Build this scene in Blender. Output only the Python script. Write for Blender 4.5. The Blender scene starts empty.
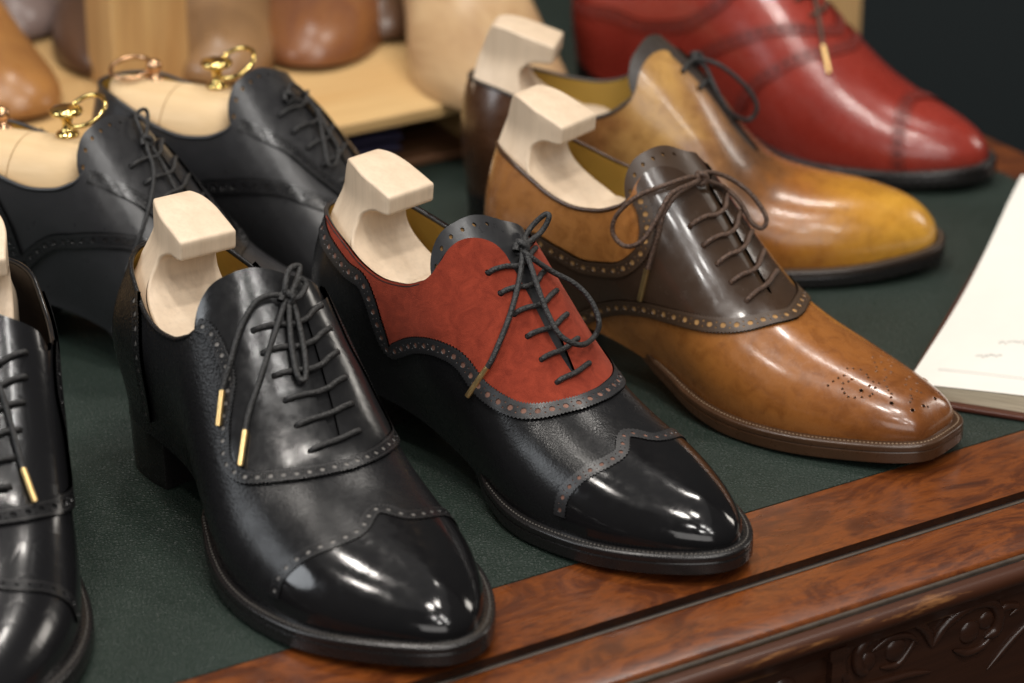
import math
import numpy as np

# ------------------------------------------------------------------ shoe last
def smooth_fn(pts, blur=7, n=801, lo=-0.06, hi=0.36):
    xs = np.linspace(lo, hi, n)
    px, py = zip(*pts)
    ys = np.interp(xs, px, py)
    dx = xs[1] - xs[0]
    k = max(1, int(round(blur * 0.001 / dx)))
    ker = np.ones(2 * k + 1) / (2 * k + 1)
    for _ in range(3):
        ys = np.convolve(np.pad(ys, k, mode='edge'), ker, mode='valid')
    return lambda x: np.interp(x, xs, ys)


class Last:
    """The closed form a shoe's upper is stretched over. s runs round the sole outline from the heel
    to the toe in metres, t from -1 (feather edge, right hand side) over 0 (ridge) to 1 (left side)."""

    def __init__(self, L=0.300, toe_n=2.2, toe_a=0.80, toe_base=0.036, toe_drop=0.024, half=None, ridge=None,
                 swing=0.006, toe_box=0.75, lift=0.0, tall=1.0, heel_bulge=.004, right=None):
        self.L = L
        k = L / 0.300
        half = half or [(0, .029), (.03, .0315), (.06, .031), (.10, .0265), (.14, .034), (.18, .0455), (.205, .0480), (.225, .0465), (.24, .0435)]
        half = [(a * k, b) for a, b in half] + [(L, toe_base)]
        ridge = ridge or [(0, .140), (.05, .152), (.095, .159), (.108, .147), (.121, .1325), (.14, .111), (.165, .0840), (.187, .0640), (.21, .0535), (.235, .0460), (.26, .0395), (.285, .0325), (.30, .028)]
        self.zr = smooth_fn([(a * k, .03 + (b - .03) * (1 - (1 - tall) * min(1, max(0, (.2 - a) / .08)))) for a, b in ridge], 6)
        self.zf = smooth_fn([(a * k, b) for a, b in [(0, .036), (.066, .0355), (.085, .034), (.13, .024), (.175, .0125), (.20, .0105), (.25, .0120), (.30, .0165)]], 8)
        self.b0 = smooth_fn(half, 8)
        self.yc = smooth_fn([(0, 0), (.09 * k, .001), (.17 * k, -.002), (.22 * k, -.001), (L, swing)], 12)
        self.ey = smooth_fn([(0, 1.25), (.06 * k, 1.15), (.10 * k, 1.0), (.12 * k, .96), (.17 * k, 1.0), (.21 * k, .92), (.24 * k, .82), (L, toe_box)], 10)
        self.bulge = smooth_fn([(0, 0), (.06 * k, .003), (.11 * k, .014), (.15 * k, .010), (.2 * k, .004), (.25 * k, .002), (L, .002)], 10)
        self.lean = smooth_fn([(0, 0), (.07 * k, .001), (.115 * k, .009), (.15 * k, .011), (.19 * k, .005), (.22 * k, .001), (L, 0)], 10)
        self.right = smooth_fn(right or [(0, 0), (L, 0)], 10)
        self.seat = smooth_fn([(0, heel_bulge), (.07 * k, heel_bulge), (.12 * k, 0), (L, 0)], 10)
        self.drop = toe_drop
        # outline: x fraction and closing factor by arc length
        a = toe_a
        al = np.linspace(0, math.pi / 2, 400)
        xh = .11 * (1 - np.cos(al[::1]))          # heel: closes over the first 11 percent
        ch = np.sin(al)
        xt = a + (1 - a) * np.sin(al) ** (2 / toe_n)
        ct = np.maximum(np.cos(al), 0) ** (2 / toe_n)
        xn = np.concatenate([xh, np.linspace(.11, a, 200)[1:-1], xt])
        cl = np.concatenate([ch, np.ones(198), ct])
        cl[-1] = 0
        y = cl * self.b0(xn * L)
        ds = np.hypot(np.diff(xn * L), np.diff(y))
        keep = np.concatenate([[True], ds > 1e-7])
        xn, cl, y = xn[keep], cl[keep], y[keep]
        sa = np.concatenate([[0], np.cumsum(np.hypot(np.diff(xn * L), np.diff(y)))])
        self.S = sa[-1]
        self.sa, self.xa, self.ca = sa, xn, cl

    def xn(self, s):
        return np.interp(s, self.sa, self.xa)

    def close(self, s):
        return np.interp(s, self.sa, self.ca)

    def xh(self, h):
        return .010 - .030 * h + .066 * h * h

    def P(self, s, t):
        s = np.clip(np.asarray(s, float), 0, self.S)
        t = np.clip(np.asarray(t, float), -1.06, 1.06)
        h = 1 - np.abs(t)
        th = h * math.pi / 2
        side = np.where(t < 0, -1.0, 1.0)
        xn, cl = self.xn(s), self.close(s)
        xt = self.L - .004 - self.drop * (1 - np.cos(th)) ** 1.15
        x = self.xh(h) + (xt - self.xh(h)) * xn
        b = (self.b0(xn * self.L) + np.where(side < 0, self.right(xn * self.L), 0)) * cl
        c = np.maximum(np.cos(th), 0)
        y = b * np.maximum(c, 1e-9) ** self.ey(x) + self.bulge(x) * np.sin(2 * th) * cl * np.where(h > 0, 1, .6) + self.seat(x) * cl * np.sin(2 * th) ** 2 * c ** 8 / .265
        z = self.zf(x) + (self.zr(x) - self.zf(x)) * np.sin(th)
        return np.stack([x, self.yc(x) + side * y + self.lean(x) * np.sin(th) ** 2, z], -1)

    def N(self, s, t):
        e, f = 4e-4, 4e-3
        s = np.clip(np.asarray(s, float), 1e-3, self.S - 1e-3)
        t = np.asarray(t, float)
        t = np.where(np.abs(t) < 2e-3, 2e-3, t)
        a = self.P(s + e, t) - self.P(s - e, t)
        b = self.P(s, t + f) - self.P(s, t - f)
        n = np.cross(a, b)
        return n / np.maximum(np.linalg.norm(n, axis=-1, keepdims=True), 1e-12)

    def grid(self, ns=260, nt=161):
        if not hasattr(self, '_g'):
            s = np.linspace(0, self.S, ns)
            t = np.linspace(-1, 1, nt)
            ss, tt = np.meshgrid(s, t, indexing='ij')
            self._g = (ss, tt, self.P(ss, tt))
        return self._g

    def find(self, x, z=None, q=None, side=-1):
        """(s, t) of the point at length x and either height z on one side or girth q metres from the ridge."""
        ss, tt, G = self.grid()
        if z is not None:
            m = (tt * side > 0)
            d = np.where(m, (G[..., 0] - x) ** 2 + (G[..., 2] - z) ** 2, 9)
            i, j = np.unravel_index(np.argmin(d), d.shape)
            return np.array([ss[i, j], tt[i, j]])
        # girth
        i = int(np.argmin(np.abs(G[:, 80, 0] - x)))
        s0 = np.interp(x, G[:, 80, 0], ss[:, 80])
        t = np.linspace(0, 1, 300) * (1 if q >= 0 else -1)
        p = self.P(np.full(300, s0), t)
        a = np.concatenate([[0], np.cumsum(np.linalg.norm(np.diff(p, axis=0), axis=1))])
        return np.array([s0, np.interp(abs(q), a, t)])


# ------------------------------------------------------------------ lasts, camera and where each shoe stands
CAM = dict(f=2814.5, pitch=0.4246, h=0.6546)
EDGE = dict(th=0.5467, e0=1.1707, d1=0.0535)
LASTS = {
    'almond': dict(toe_n=2.1, toe_a=.78, toe_base=.0295, swing=-.001),
    'long': dict(L=.318, toe_n=2.2, toe_base=.032, swing=.002, toe_drop=.018, ridge=[(0, .140), (.05, .152), (.095, .159), (.108, .152), (.121, .143), (.14, .128), (.165, .1080), (.187, .0880), (.2015, .0760), (.216, .0640), (.2375, .0515), (.2546, .0455), (.2717, .0400), (.2887, .0340), (.30, .030)]),
    'broad': dict(right=[(0, 0), (.08, .003), (.14, .011), (.20, .008), (.25, .006), (.29, 0)], toe_n=2.1, toe_a=.78, toe_base=.0295, swing=-.001, heel_bulge=.007),
    'slim': dict(toe_n=2.1, toe_a=.78, toe_base=.0295, swing=-.001, right=[(0, 0), (.10, 0), (.17, -.006), (.23, -.004), (.28, -.002)]),
    'square': dict(right=[(0, 0), (.10, -.002), (.15, -.008), (.20, -.009), (.25, -.006), (.29, 0)], toe_n=5.0, toe_a=.80, toe_base=.0215, L=.302, toe_drop=.016, toe_box=.60, swing=.004),
    'soft': dict(toe_n=2.6, toe_a=.78, toe_base=.028, toe_drop=.020, toe_box=.70, ridge=[(0, .128), (.05, .138), (.095, .146), (.11, .141), (.1246, .131), (.1367, .1225), (.1582, .101), (.1708, .082), (.1833, .0675), (.196, .0570), (.22, .0515), (.25, .0480), (.275, .0420), (.292, .0345), (.30, .0300)]),
}
POSE = {
    's0': (-.2670, 1.3160, -1.4500),
    's1': (-.1885, 1.3362, -.975),
    's2': (-.1003, 1.3907, -.805),
    's3': (-.0139, 1.4846, -.677),
    's5': (-.0370, 1.6150, -.1950),
    's6': (.0400, 1.8640, -.5800),
    's7': (-.3280, 1.4994, -.42),
    's8': (-.2522, 1.5830, -.4399),
}
SHAPE = {'s0': 'almond', 's1': 'broad', 's2': 'slim', 's3': 'square', 's5': 'soft', 's6': 'long', 's7': 'almond', 's8': 'almond'}
#CORE_END
import bpy
import random
from mathutils import Vector
from mathutils.geometry import delaunay_2d_cdt

random.seed(4)
RNG = np.random.default_rng(4)
SC = bpy.context.scene
COL = SC.collection


# ------------------------------------------------------------------ objects
def tag(o, label=None, cat=None, group=None, kind=None):
    if label: o['label'] = label
    if cat: o['category'] = cat
    if group: o['group'] = group
    if kind: o['kind'] = kind
    return o


def empty(name, loc=(0, 0, 0), rz=0.0):
    o = bpy.data.objects.new(name, None)
    COL.objects.link(o)
    o.location = loc
    o.rotation_euler = (0, 0, rz)
    o.empty_display_size = .02
    return o


class MB:
    """collects vertices, faces and (optionally) normals of one mesh"""

    def __init__(self):
        self.v, self.f, self.n, self.mi = [], [], [], []

    def add(self, v, f, n=None, mi=0):
        k = len(self.v)
        v = [tuple(map(float, p)) for p in v]
        self.v += v
        self.n += ([tuple(map(float, p)) for p in n] if n is not None else [(0.0, 0.0, 0.0)] * len(v))
        self.f += [tuple(int(i) + k for i in q) for q in f]
        self.mi += [mi] * len(f)

    def box(self, lo, hi):
        (a, b, c), (d, e, g) = lo, hi
        v = [(a, b, c), (d, b, c), (d, e, c), (a, e, c), (a, b, g), (d, b, g), (d, e, g), (a, e, g)]
        self.add(v, [(0, 3, 2, 1), (4, 5, 6, 7), (0, 1, 5, 4), (1, 2, 6, 5), (2, 3, 7, 6), (3, 0, 4, 7)])

    def tube(self, pts, r, seg=8, closed=False, cap=True):
        """swept circle; r may be one radius or one per point"""
        p = np.asarray(pts, float)
        n = len(p)
        r = np.full(n, r) if np.isscalar(r) else np.asarray(r, float)
        if closed:
            tg = np.roll(p, -1, 0) - np.roll(p, 1, 0)
        else:
            tg = np.gradient(p, axis=0)
        tg /= np.maximum(np.linalg.norm(tg, axis=1, keepdims=True), 1e-12)
        u = np.cross(tg[0], [0, 0, 1.0])
        if np.linalg.norm(u) < 1e-3: u = np.cross(tg[0], [1.0, 0, 0])
        u /= np.linalg.norm(u)
        ring, nor = [], []
        a = np.linspace(0, 2 * math.pi, seg, endpoint=False)
        for i in range(n):
            u = u - tg[i] * np.dot(u, tg[i])
            u /= max(np.linalg.norm(u), 1e-12)
            w = np.cross(tg[i], u)
            d = np.cos(a)[:, None] * u + np.sin(a)[:, None] * w
            ring.append(p[i] + d * r[i]); nor.append(d)
        v = np.concatenate(ring); nn = np.concatenate(nor)
        f = []
        m = n if closed else n - 1
        for i in range(m):
            j = (i + 1) % n
            for k in range(seg):
                l = (k + 1) % seg
                f.append((i * seg + k, i * seg + l, j * seg + l, j * seg + k))
        self.add(v, f, nn)
        if cap and not closed:
            for i, sg in ((0, -1), (n - 1, 1)):
                self.add(ring[i], [tuple(range(seg))[::-sg]], [tg[i] * sg] * seg)

    def lathe(self, prof, seg=24, origin=(0, 0, 0), axis=None):
        """profile of (radius, height) turned about the z axis (or the given frame)"""
        prof = np.asarray(prof, float)
        a = np.linspace(0, 2 * math.pi, seg, endpoint=False)
        v = np.stack([np.outer(prof[:, 0], np.cos(a)), np.outer(prof[:, 0], np.sin(a)), np.repeat(prof[:, 1:2], seg, 1)], -1).reshape(-1, 3)
        f = []
        for i in range(len(prof) - 1):
            for k in range(seg):
                l = (k + 1) % seg
                f.append((i * seg + k, i * seg + l, (i + 1) * seg + l, (i + 1) * seg + k))
        if axis is not None: v = v @ np.asarray(axis, float)
        self.add(v + np.asarray(origin, float), f)

    def build(self, name, mat, parent=None, smooth=True, angle=None):
        me = bpy.data.meshes.new(name)
        me.from_pydata(self.v, [], self.f)
        mats = mat if isinstance(mat, (list, tuple)) else [mat]
        for m in mats: me.materials.append(m)
        if len(mats) > 1: me.polygons.foreach_set('material_index', self.mi)
        if smooth: me.polygons.foreach_set('use_smooth', [True] * len(me.polygons))
        if angle is not None: me.set_sharp_from_angle(angle=math.radians(angle))
        if any(abs(q[0]) + abs(q[1]) + abs(q[2]) > .1 for q in self.n):
            me.normals_split_custom_set_from_vertices(self.n)
        me.update()
        o = bpy.data.objects.new(name, me)
        COL.objects.link(o)
        if parent is not None: o.parent = parent
        return o


def catmull(pts, step=None, n=8, closed=False):
    p = np.asarray(pts, float)
    if closed:
        q = np.concatenate([p[-1:], p, p[:2]])
    else:
        q = np.concatenate([[2 * p[0] - p[1]], p, [2 * p[-1] - p[-2]]])
    out = []
    for i in range(1, len(q) - 2):
        a, b, c, d = q[i - 1], q[i], q[i + 1], q[i + 2]
        for k in range(n):
            t = k / n
            out.append(.5 * ((2 * b) + (c - a) * t + (2 * a - 5 * b + 4 * c - d) * t * t + (3 * b - a - 3 * c + d) * t ** 3))
    if not closed: out.append(q[-2])
    return np.array(out)


def resample(p, step, scale=None):
    p = np.asarray(p, float)
    m = p if scale is None else p * np.asarray(scale)
    a = np.concatenate([[0], np.cumsum(np.linalg.norm(np.diff(m, axis=0), axis=1))])
    n = max(2, int(round(a[-1] / step)) + 1)
    x = np.linspace(0, a[-1], n)
    return np.stack([np.interp(x, a, p[:, k]) for k in range(p.shape[1])], 1)


# ------------------------------------------------------------------ flat patterns stretched over the last
def inside(pt, poly):
    x, y = pt[:, 0], pt[:, 1]
    r = np.zeros(len(pt), bool)
    px, py = poly[:, 0], poly[:, 1]
    qx, qy = np.roll(px, -1), np.roll(py, -1)
    for i in range(len(poly)):
        c = ((py[i] > y) != (qy[i] > y))
        if not c.any(): continue
        xi = (qx[i] - px[i]) * (y - py[i]) / (qy[i] - py[i] + 1e-30) + px[i]
        r ^= c & (x < xi)
    return r


def triangulate(outer, holes=(), spacing=None):
    """constrained Delaunay triangulation of a polygon with holes, with inner points every `spacing`"""
    loops = [np.asarray(outer, float)] + [np.asarray(h, float) for h in holes]
    pts = list(loops[0]); edges = []
    k = 0
    for lp in loops:
        n = len(lp)
        if k: pts += list(lp)
        edges += [(k + i, k + (i + 1) % n) for i in range(n)]
        k += n
    nb = k
    if spacing:
        lo, hi = loops[0].min(0), loops[0].max(0)
        g = []
        j = 0
        y = lo[1] + spacing * .5
        while y < hi[1]:
            x = lo[0] + spacing * (.5 if j % 2 else .0)
            xs = np.arange(x, hi[0], spacing)
            g.append(np.stack([xs, np.full(len(xs), y)], 1))
            y += spacing * .87; j += 1
        g = np.concatenate(g)
        ok = inside(g, loops[0])
        for h in loops[1:]: ok &= ~inside(g, h)
        g = g[ok]
        bp = np.concatenate(loops)
        keep = np.ones(len(g), bool)
        for c in range(0, len(g), 2000):
            d = np.min(((g[c:c + 2000, None] - bp[None]) ** 2).sum(-1), 1)
            keep[c:c + 2000] = d > (.45 * spacing) ** 2
        pts += list(g[keep])
    S = 100.0
    v, e, f, ov, oe, of = delaunay_2d_cdt([Vector((p[0] * S, p[1] * S)) for p in pts], edges, [], 0, 1e-6)
    v = np.array([(p.x / S, p.y / S) for p in v])
    f = np.array([q for q in f if len(q) == 3])
    c = v[f].mean(1)
    ok = inside(c, loops[0])
    for h in loops[1:]: ok &= ~inside(c, h)
    f = f[ok]
    # counter-clockwise
    ar = np.cross(v[f[:, 1]] - v[f[:, 0]], v[f[:, 2]] - v[f[:, 0]])
    f[ar < 0] = f[ar < 0][:, ::-1]
    return v, f, loops


TS = .085        # metres of girth that one unit of t stands for, for triangulation only


def lay(mb, L, v2, f, loops2, dom, off, thick, skirt=True, mi=0):
    """mesh of a pattern: v2 its flat points, dom() their (s, t), off metres above the last, walls `thick` deep"""
    st = dom(v2)
    o = off(st) if callable(off) else off
    P, N = L.P(st[:, 0], st[:, 1]), L.N(st[:, 0], st[:, 1])
    V = P + N * (np.asarray(o).reshape(-1, 1) if np.ndim(o) else o)
    mb.add(V, f, N, mi)
    if not skirt: return
    for lp in loops2:
        st = dom(lp)
        o = off(st) if callable(off) else off
        P, N = L.P(st[:, 0], st[:, 1]), L.N(st[:, 0], st[:, 1])
        o = np.asarray(o).reshape(-1, 1) if np.ndim(o) else o
        A, B = P + N * o, P + N * (o - thick)
        n = len(A)
        tg = np.roll(A, -1, 0) - np.roll(A, 1, 0)
        sn = np.cross(tg, N)
        sn /= np.maximum(np.linalg.norm(sn, axis=1, keepdims=True), 1e-12)
        ar = .5 * np.sum(lp[:, 0] * np.roll(lp[:, 1], -1) - np.roll(lp[:, 0], -1) * lp[:, 1])
        if lp is not loops2[0]: ar = -ar
        if ar < 0: sn = -sn
        # slightly rounded rim: rim normals lean outward
        sn2 = sn * .8 + N * .6
        mb.add(np.concatenate([A, B]), [(i, (i + 1) % n, n + (i + 1) % n, n + i) for i in range(n)], np.concatenate([sn2, sn]), mi)


def piece(name, L, outer, off, thick, mat, parent, holes=(), spacing=.0026, skirt=True):
    """a leather panel; outer and holes are closed lists of (s, t)"""
    o2 = resample(np.concatenate([outer, outer[:1]]), .0016, (1, TS))[:-1] * (1, TS)
    h2 = [np.asarray(h) * (1, TS) for h in holes]
    v, f, lp = triangulate(o2, h2, spacing)
    mb = MB()
    lay(mb, L, v, f, lp, lambda q: q / (1, TS), off, thick, skirt)
    return mb.build(name, mat, parent)


def frame_map(L, line):
    """maps (along, across) metres beside a line of (s, t) to (s, t); returns it and the line's length"""
    c = resample(np.asarray(line, float), .001, (1, TS))
    P = L.P(c[:, 0], c[:, 1])
    arc = np.concatenate([[0], np.cumsum(np.linalg.norm(np.diff(P, axis=0), axis=1))])
    st = resample(np.concatenate([c, arc[:, None]], 1), .001, (1, TS, 0))
    T = np.gradient(P, axis=0)
    T /= np.maximum(np.linalg.norm(T, axis=1, keepdims=True), 1e-12)
    N = L.N(c[:, 0], c[:, 1])
    B = np.cross(N, T)
    e, g = 4e-4, 4e-3
    Ps = (L.P(c[:, 0] + e, c[:, 1]) - L.P(c[:, 0] - e, c[:, 1])) / (2 * e)
    tt = np.where(np.abs(c[:, 1]) < 5e-3, 5e-3, c[:, 1])
    Pt = (L.P(c[:, 0], tt + g) - L.P(c[:, 0], tt - g)) / (2 * g)
    a11, a12, a22 = (Ps * Ps).sum(1), (Ps * Pt).sum(1), (Pt * Pt).sum(1)
    b1, b2 = (Ps * B).sum(1), (Pt * B).sum(1)
    det = np.maximum(a11 * a22 - a12 * a12, 1e-12)
    ds = (a22 * b1 - a12 * b2) / det
    dt = (a11 * b2 - a12 * b1) / det
    k = np.ones(9) / 9
    sm = lambda q: np.convolve(np.pad(q, 4, mode='edge'), k, mode='valid')
    ds, dt = sm(ds), sm(dt)

    def dom(v):
        a, b = v[:, 0], v[:, 1]
        return np.stack([np.interp(a, arc, c[:, 0]) + b * np.interp(a, arc, ds), np.interp(a, arc, c[:, 1]) + b * np.interp(a, arc, dt)], 1)
    return dom, arc[-1]


def circle(x, y, r, n=8):
    a = np.linspace(0, 2 * math.pi, n, endpoint=False) + .2
    return np.stack([x + r * np.cos(a), y + r * np.sin(a)], 1)


def band(mb, L, line, width=.0082, off=.0017, thick=.0017, pitch=.0069, big=.00155, small=.00058, gimp=.00042, stitches=None):
    """a broguing strip with pinked edges: one big hole, then a pair of small ones, and so on"""
    dom, ln = frame_map(L, line)
    w = width / 2
    a = np.arange(0, ln, .0009)
    lo = np.stack([a, -w + gimp * np.where(np.arange(len(a)) % 2, 1, -1)], 1)
    hi = np.stack([a, w + gimp * np.where(np.arange(len(a)) % 2, 1, -1)], 1)[::-1]
    outer = np.concatenate([lo, hi])
    holes = []
    n = int(ln / pitch)
    p = ln / max(n, 1)
    for i in range(n):
        holes.append(circle((i + .5) * p, 0, big, 9))
        if i < n - 1 and small:
            for s in (-1, 1): holes.append(circle((i + 1) * p, s * w * .34, small, 5))
    v, f, lp = triangulate(outer, holes)
    lay(mb, L, v, f, lp, dom, off, thick)
    if stitches is not None:
        for s in (-1, 1): stitch(stitches, L, dom, ln, s * w * .72, off)


def stitch(mb, L, dom, ln, b, off, pitch=.0015, r=.00022):
    a = np.arange(.0006, ln - .001, pitch)
    q0 = dom(np.stack([a, np.full(len(a), b)], 1)); q1 = dom(np.stack([a + pitch * .62, np.full(len(a), b)], 1))
    P0, N0 = L.P(q0[:, 0], q0[:, 1]), L.N(q0[:, 0], q0[:, 1])
    P1 = L.P(q1[:, 0], q1[:, 1])
    D = P1 - P0
    D /= np.maximum(np.linalg.norm(D, axis=1, keepdims=True), 1e-9)
    B = np.cross(N0, D)
    for i in range(len(a)):
        o = N0[i] * off
        m = (P0[i] + P1[i]) / 2 + o + N0[i] * r * .8
        v = [P0[i] + o + B[i] * r, P0[i] + o - B[i] * r, P1[i] + o + B[i] * r, P1[i] + o - B[i] * r, m + B[i] * r * .7, m - B[i] * r * .7]
        mb.add(v, [(0, 1, 5, 4), (4, 5, 3, 2), (0, 4, 2), (1, 3, 5)], [N0[i]] * 6)


def seam_line(mb, L, line, off, pitch=.0016, r=.00025):
    dom, ln = frame_map(L, line)
    stitch(mb, L, dom, ln, 0, off, pitch, r)


# ------------------------------------------------------------------ materials
def mat(name):
    m = bpy.data.materials.new(name)
    m.use_nodes = True
    nt = m.node_tree
    b = nt.nodes['Principled BSDF']
    return m, nt, b


def N_(nt, kind, **kw):
    n = nt.nodes.new(kind)
    for k, v in kw.items():
        if k in n.inputs: n.inputs[k].default_value = v
        else: setattr(n, k, v)
    return n


def ramp(nt, fac, stops, interp='LINEAR'):
    r = nt.nodes.new('ShaderNodeValToRGB')
    r.color_ramp.interpolation = interp
    el = r.color_ramp.elements
    while len(el) < len(stops): el.new(.5)
    for e, (p, c) in zip(el, stops):
        e.position = p
        e.color = (c, c, c, 1) if np.isscalar(c) else (*c, 1)
    nt.links.new(fac, r.inputs[0])
    return r.outputs[0]


def coords(nt, scale=(1, 1, 1), rot=(0, 0, 0), loc=(0, 0, 0)):
    tc = nt.nodes.new('ShaderNodeTexCoord')
    mp = nt.nodes.new('ShaderNodeMapping')
    mp.inputs['Scale'].default_value = scale
    mp.inputs['Rotation'].default_value = rot
    mp.inputs['Location'].default_value = loc
    nt.links.new(tc.outputs['Object'], mp.inputs[0])
    return mp.outputs[0]


def noise(nt, vec, scale, detail=4, rough=.55, dist=0):
    n = N_(nt, 'ShaderNodeTexNoise', Scale=scale, Detail=detail, Roughness=rough, Distortion=dist)
    nt.links.new(vec, n.inputs['Vector'])
    return n.outputs['Fac']


def voro(nt, vec, scale, feature='F1'):
    n = nt.nodes.new('ShaderNodeTexVoronoi')
    n.feature = feature
    n.inputs['Scale'].default_value = scale
    nt.links.new(vec, n.inputs['Vector'])
    return n.outputs['Distance']


def math_(nt, op, a, b=0.0, clamp=False):
    n = nt.nodes.new('ShaderNodeMath')
    n.operation = op
    n.use_clamp = clamp
    for i, q in enumerate((a, b)):
        if hasattr(q, 'is_output'): nt.links.new(q, n.inputs[i])
        else: n.inputs[i].default_value = q
    return n.outputs[0]


def mixc(nt, fac, a, b, mode='MIX'):
    n = nt.nodes.new('ShaderNodeMix')
    n.data_type = 'RGBA'
    n.blend_type = mode
    for i, q in ((0, fac), (6, a), (7, b)):
        if hasattr(q, 'is_output'): nt.links.new(q, n.inputs[i])
        else: n.inputs[i].default_value = q if i == 0 else (*q, 1)
    return n.outputs[2]


def bump(nt, bsdf, hgt, strength=.3, dist=.0004, chain=None):
    b = nt.nodes.new('ShaderNodeBump')
    b.inputs['Distance'].default_value = dist
    if hasattr(strength, 'is_output'): nt.links.new(strength, b.inputs['Strength'])
    else: b.inputs['Strength'].default_value = strength
    nt.links.new(hgt, b.inputs['Height'])
    if chain is not None: nt.links.new(chain, b.inputs['Normal'])
    nt.links.new(b.outputs[0], bsdf.inputs['Normal'])
    return b.outputs[0]


def leather(name, col, col2=None, rough=.3, grain=.0, grain_scale=900, coat=0.0, var=18, spec=.5, wrinkle=.06, fade=None):
    m, nt, b = mat(name)
    v = coords(nt)
    n1 = noise(nt, v, var, 5, .6)
    c2 = col2 or tuple(c * .7 for c in col)
    nt.links.new(mixc(nt, ramp(nt, n1, [(.32, 0.0), (.68, 1.0)]), col, c2), b.inputs['Base Color'])
    n2 = noise(nt, v, 160, 6, .65)
    nt.links.new(ramp(nt, n2, [(.25, max(rough - .07, .03)), (.75, rough + .09)]), b.inputs['Roughness'])
    b.inputs['Specular IOR Level'].default_value = spec
    if coat:
        b.inputs['Coat Weight'].default_value = coat
        b.inputs['Coat Roughness'].default_value = .06
    w = bump(nt, b, noise(nt, v, 55, 3, .5), wrinkle, .002)
    if grain:
        hg = math_(nt, 'ADD', voro(nt, v, grain_scale, 'SMOOTH_F1'), math_(nt, 'MULTIPLY', noise(nt, v, grain_scale * 1.7, 3, .6), .7))
        if fade:                                # the grain is boarded away towards the polished toe
            sp = nt.nodes.new('ShaderNodeSeparateXYZ')
            nt.links.new(v, sp.inputs[0])
            mr = nt.nodes.new('ShaderNodeMapRange')
            for i, q in ((1, fade[0]), (2, fade[1]), (3, grain), (4, grain * .12)): mr.inputs[i].default_value = q
            nt.links.new(sp.outputs[0], mr.inputs[0])
            bump(nt, b, hg, mr.outputs[0], .0012, w)
        else:
            bump(nt, b, hg, grain, .0012, w)
    else:
        bump(nt, b, noise(nt, v, 1500, 2, .6), .05, .0003, w)
    return m


def plain(name, col, rough=.5, metal=0.0, spec=.5, var=0.0, vscale=60):
    m, nt, b = mat(name)
    b.inputs['Roughness'].default_value = rough
    b.inputs['Metallic'].default_value = metal
    b.inputs['Specular IOR Level'].default_value = spec
    v = coords(nt)
    f = noise(nt, v, vscale, 5, .6)
    nt.links.new(mixc(nt, ramp(nt, f, [(.3, 0.0), (.7, 1.0)]), col, tuple(c * (1 - var) for c in col)), b.inputs['Base Color'])
    nt.links.new(ramp(nt, noise(nt, v, vscale * 5, 4), [(.3, rough * .85), (.7, min(1, rough * 1.15))]), b.inputs['Roughness'])
    return m


def wood(name, a, b_, axis='x', scale=40, rough=.5, dist=4, streak=1.0, stretch=12, var=.5, fine=.35, rot=(0, 0, 0)):
    m, nt, b = mat(name)
    st = {'x': (1 / stretch, 1, 1), 'y': (1, 1 / stretch, 1), 'z': (1, 1, 1 / stretch)}[axis]
    v = coords(nt, st, rot)
    n1 = noise(nt, v, scale, 6, .6, dist)
    n2 = noise(nt, v, scale * 9, 3, .6, 0)
    c = mixc(nt, ramp(nt, n1, [(.3, 0.0), (.7, 1.0)]), a, b_)
    dk = tuple(q * .62 for q in b_)
    c = mixc(nt, math_(nt, 'MULTIPLY', ramp(nt, n2, [(.45, 0.0), (.75, 1.0)]), fine), c, dk)
    nt.links.new(c, b.inputs['Base Color'])
    nt.links.new(ramp(nt, n2, [(.3, max(.03, rough - .06)), (.7, rough + .08)]), b.inputs['Roughness'])
    bump(nt, b, n2, .12, .0004)
    return m
# ------------------------------------------------------------------ shoes
TOPLINE = [(0, .50), (.02, .505), (.04, .53), (.06, .585), (.08, .635), (.10, .655), (.115, .62), (.126, .535), (.130, .455)]
FACETOP = [(.1300, .455), (.1292, .38), (.1295, .28), (.1315, .17), (.1345, .10), (.139, .060)]
FACETOP_FAR = [(.1300, .455), (.1360, .420), (.1400, .340), (.1420, .230), (.1428, .130), (.1440, .058)]
GAP = [(.139, .070), (.150, .064), (.165, .052), (.185, .040), (.200, .018), (.2045, .006)]


def mirror(c, s=-1):
    c = np.array(c, float)
    return c * (1, s)


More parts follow.
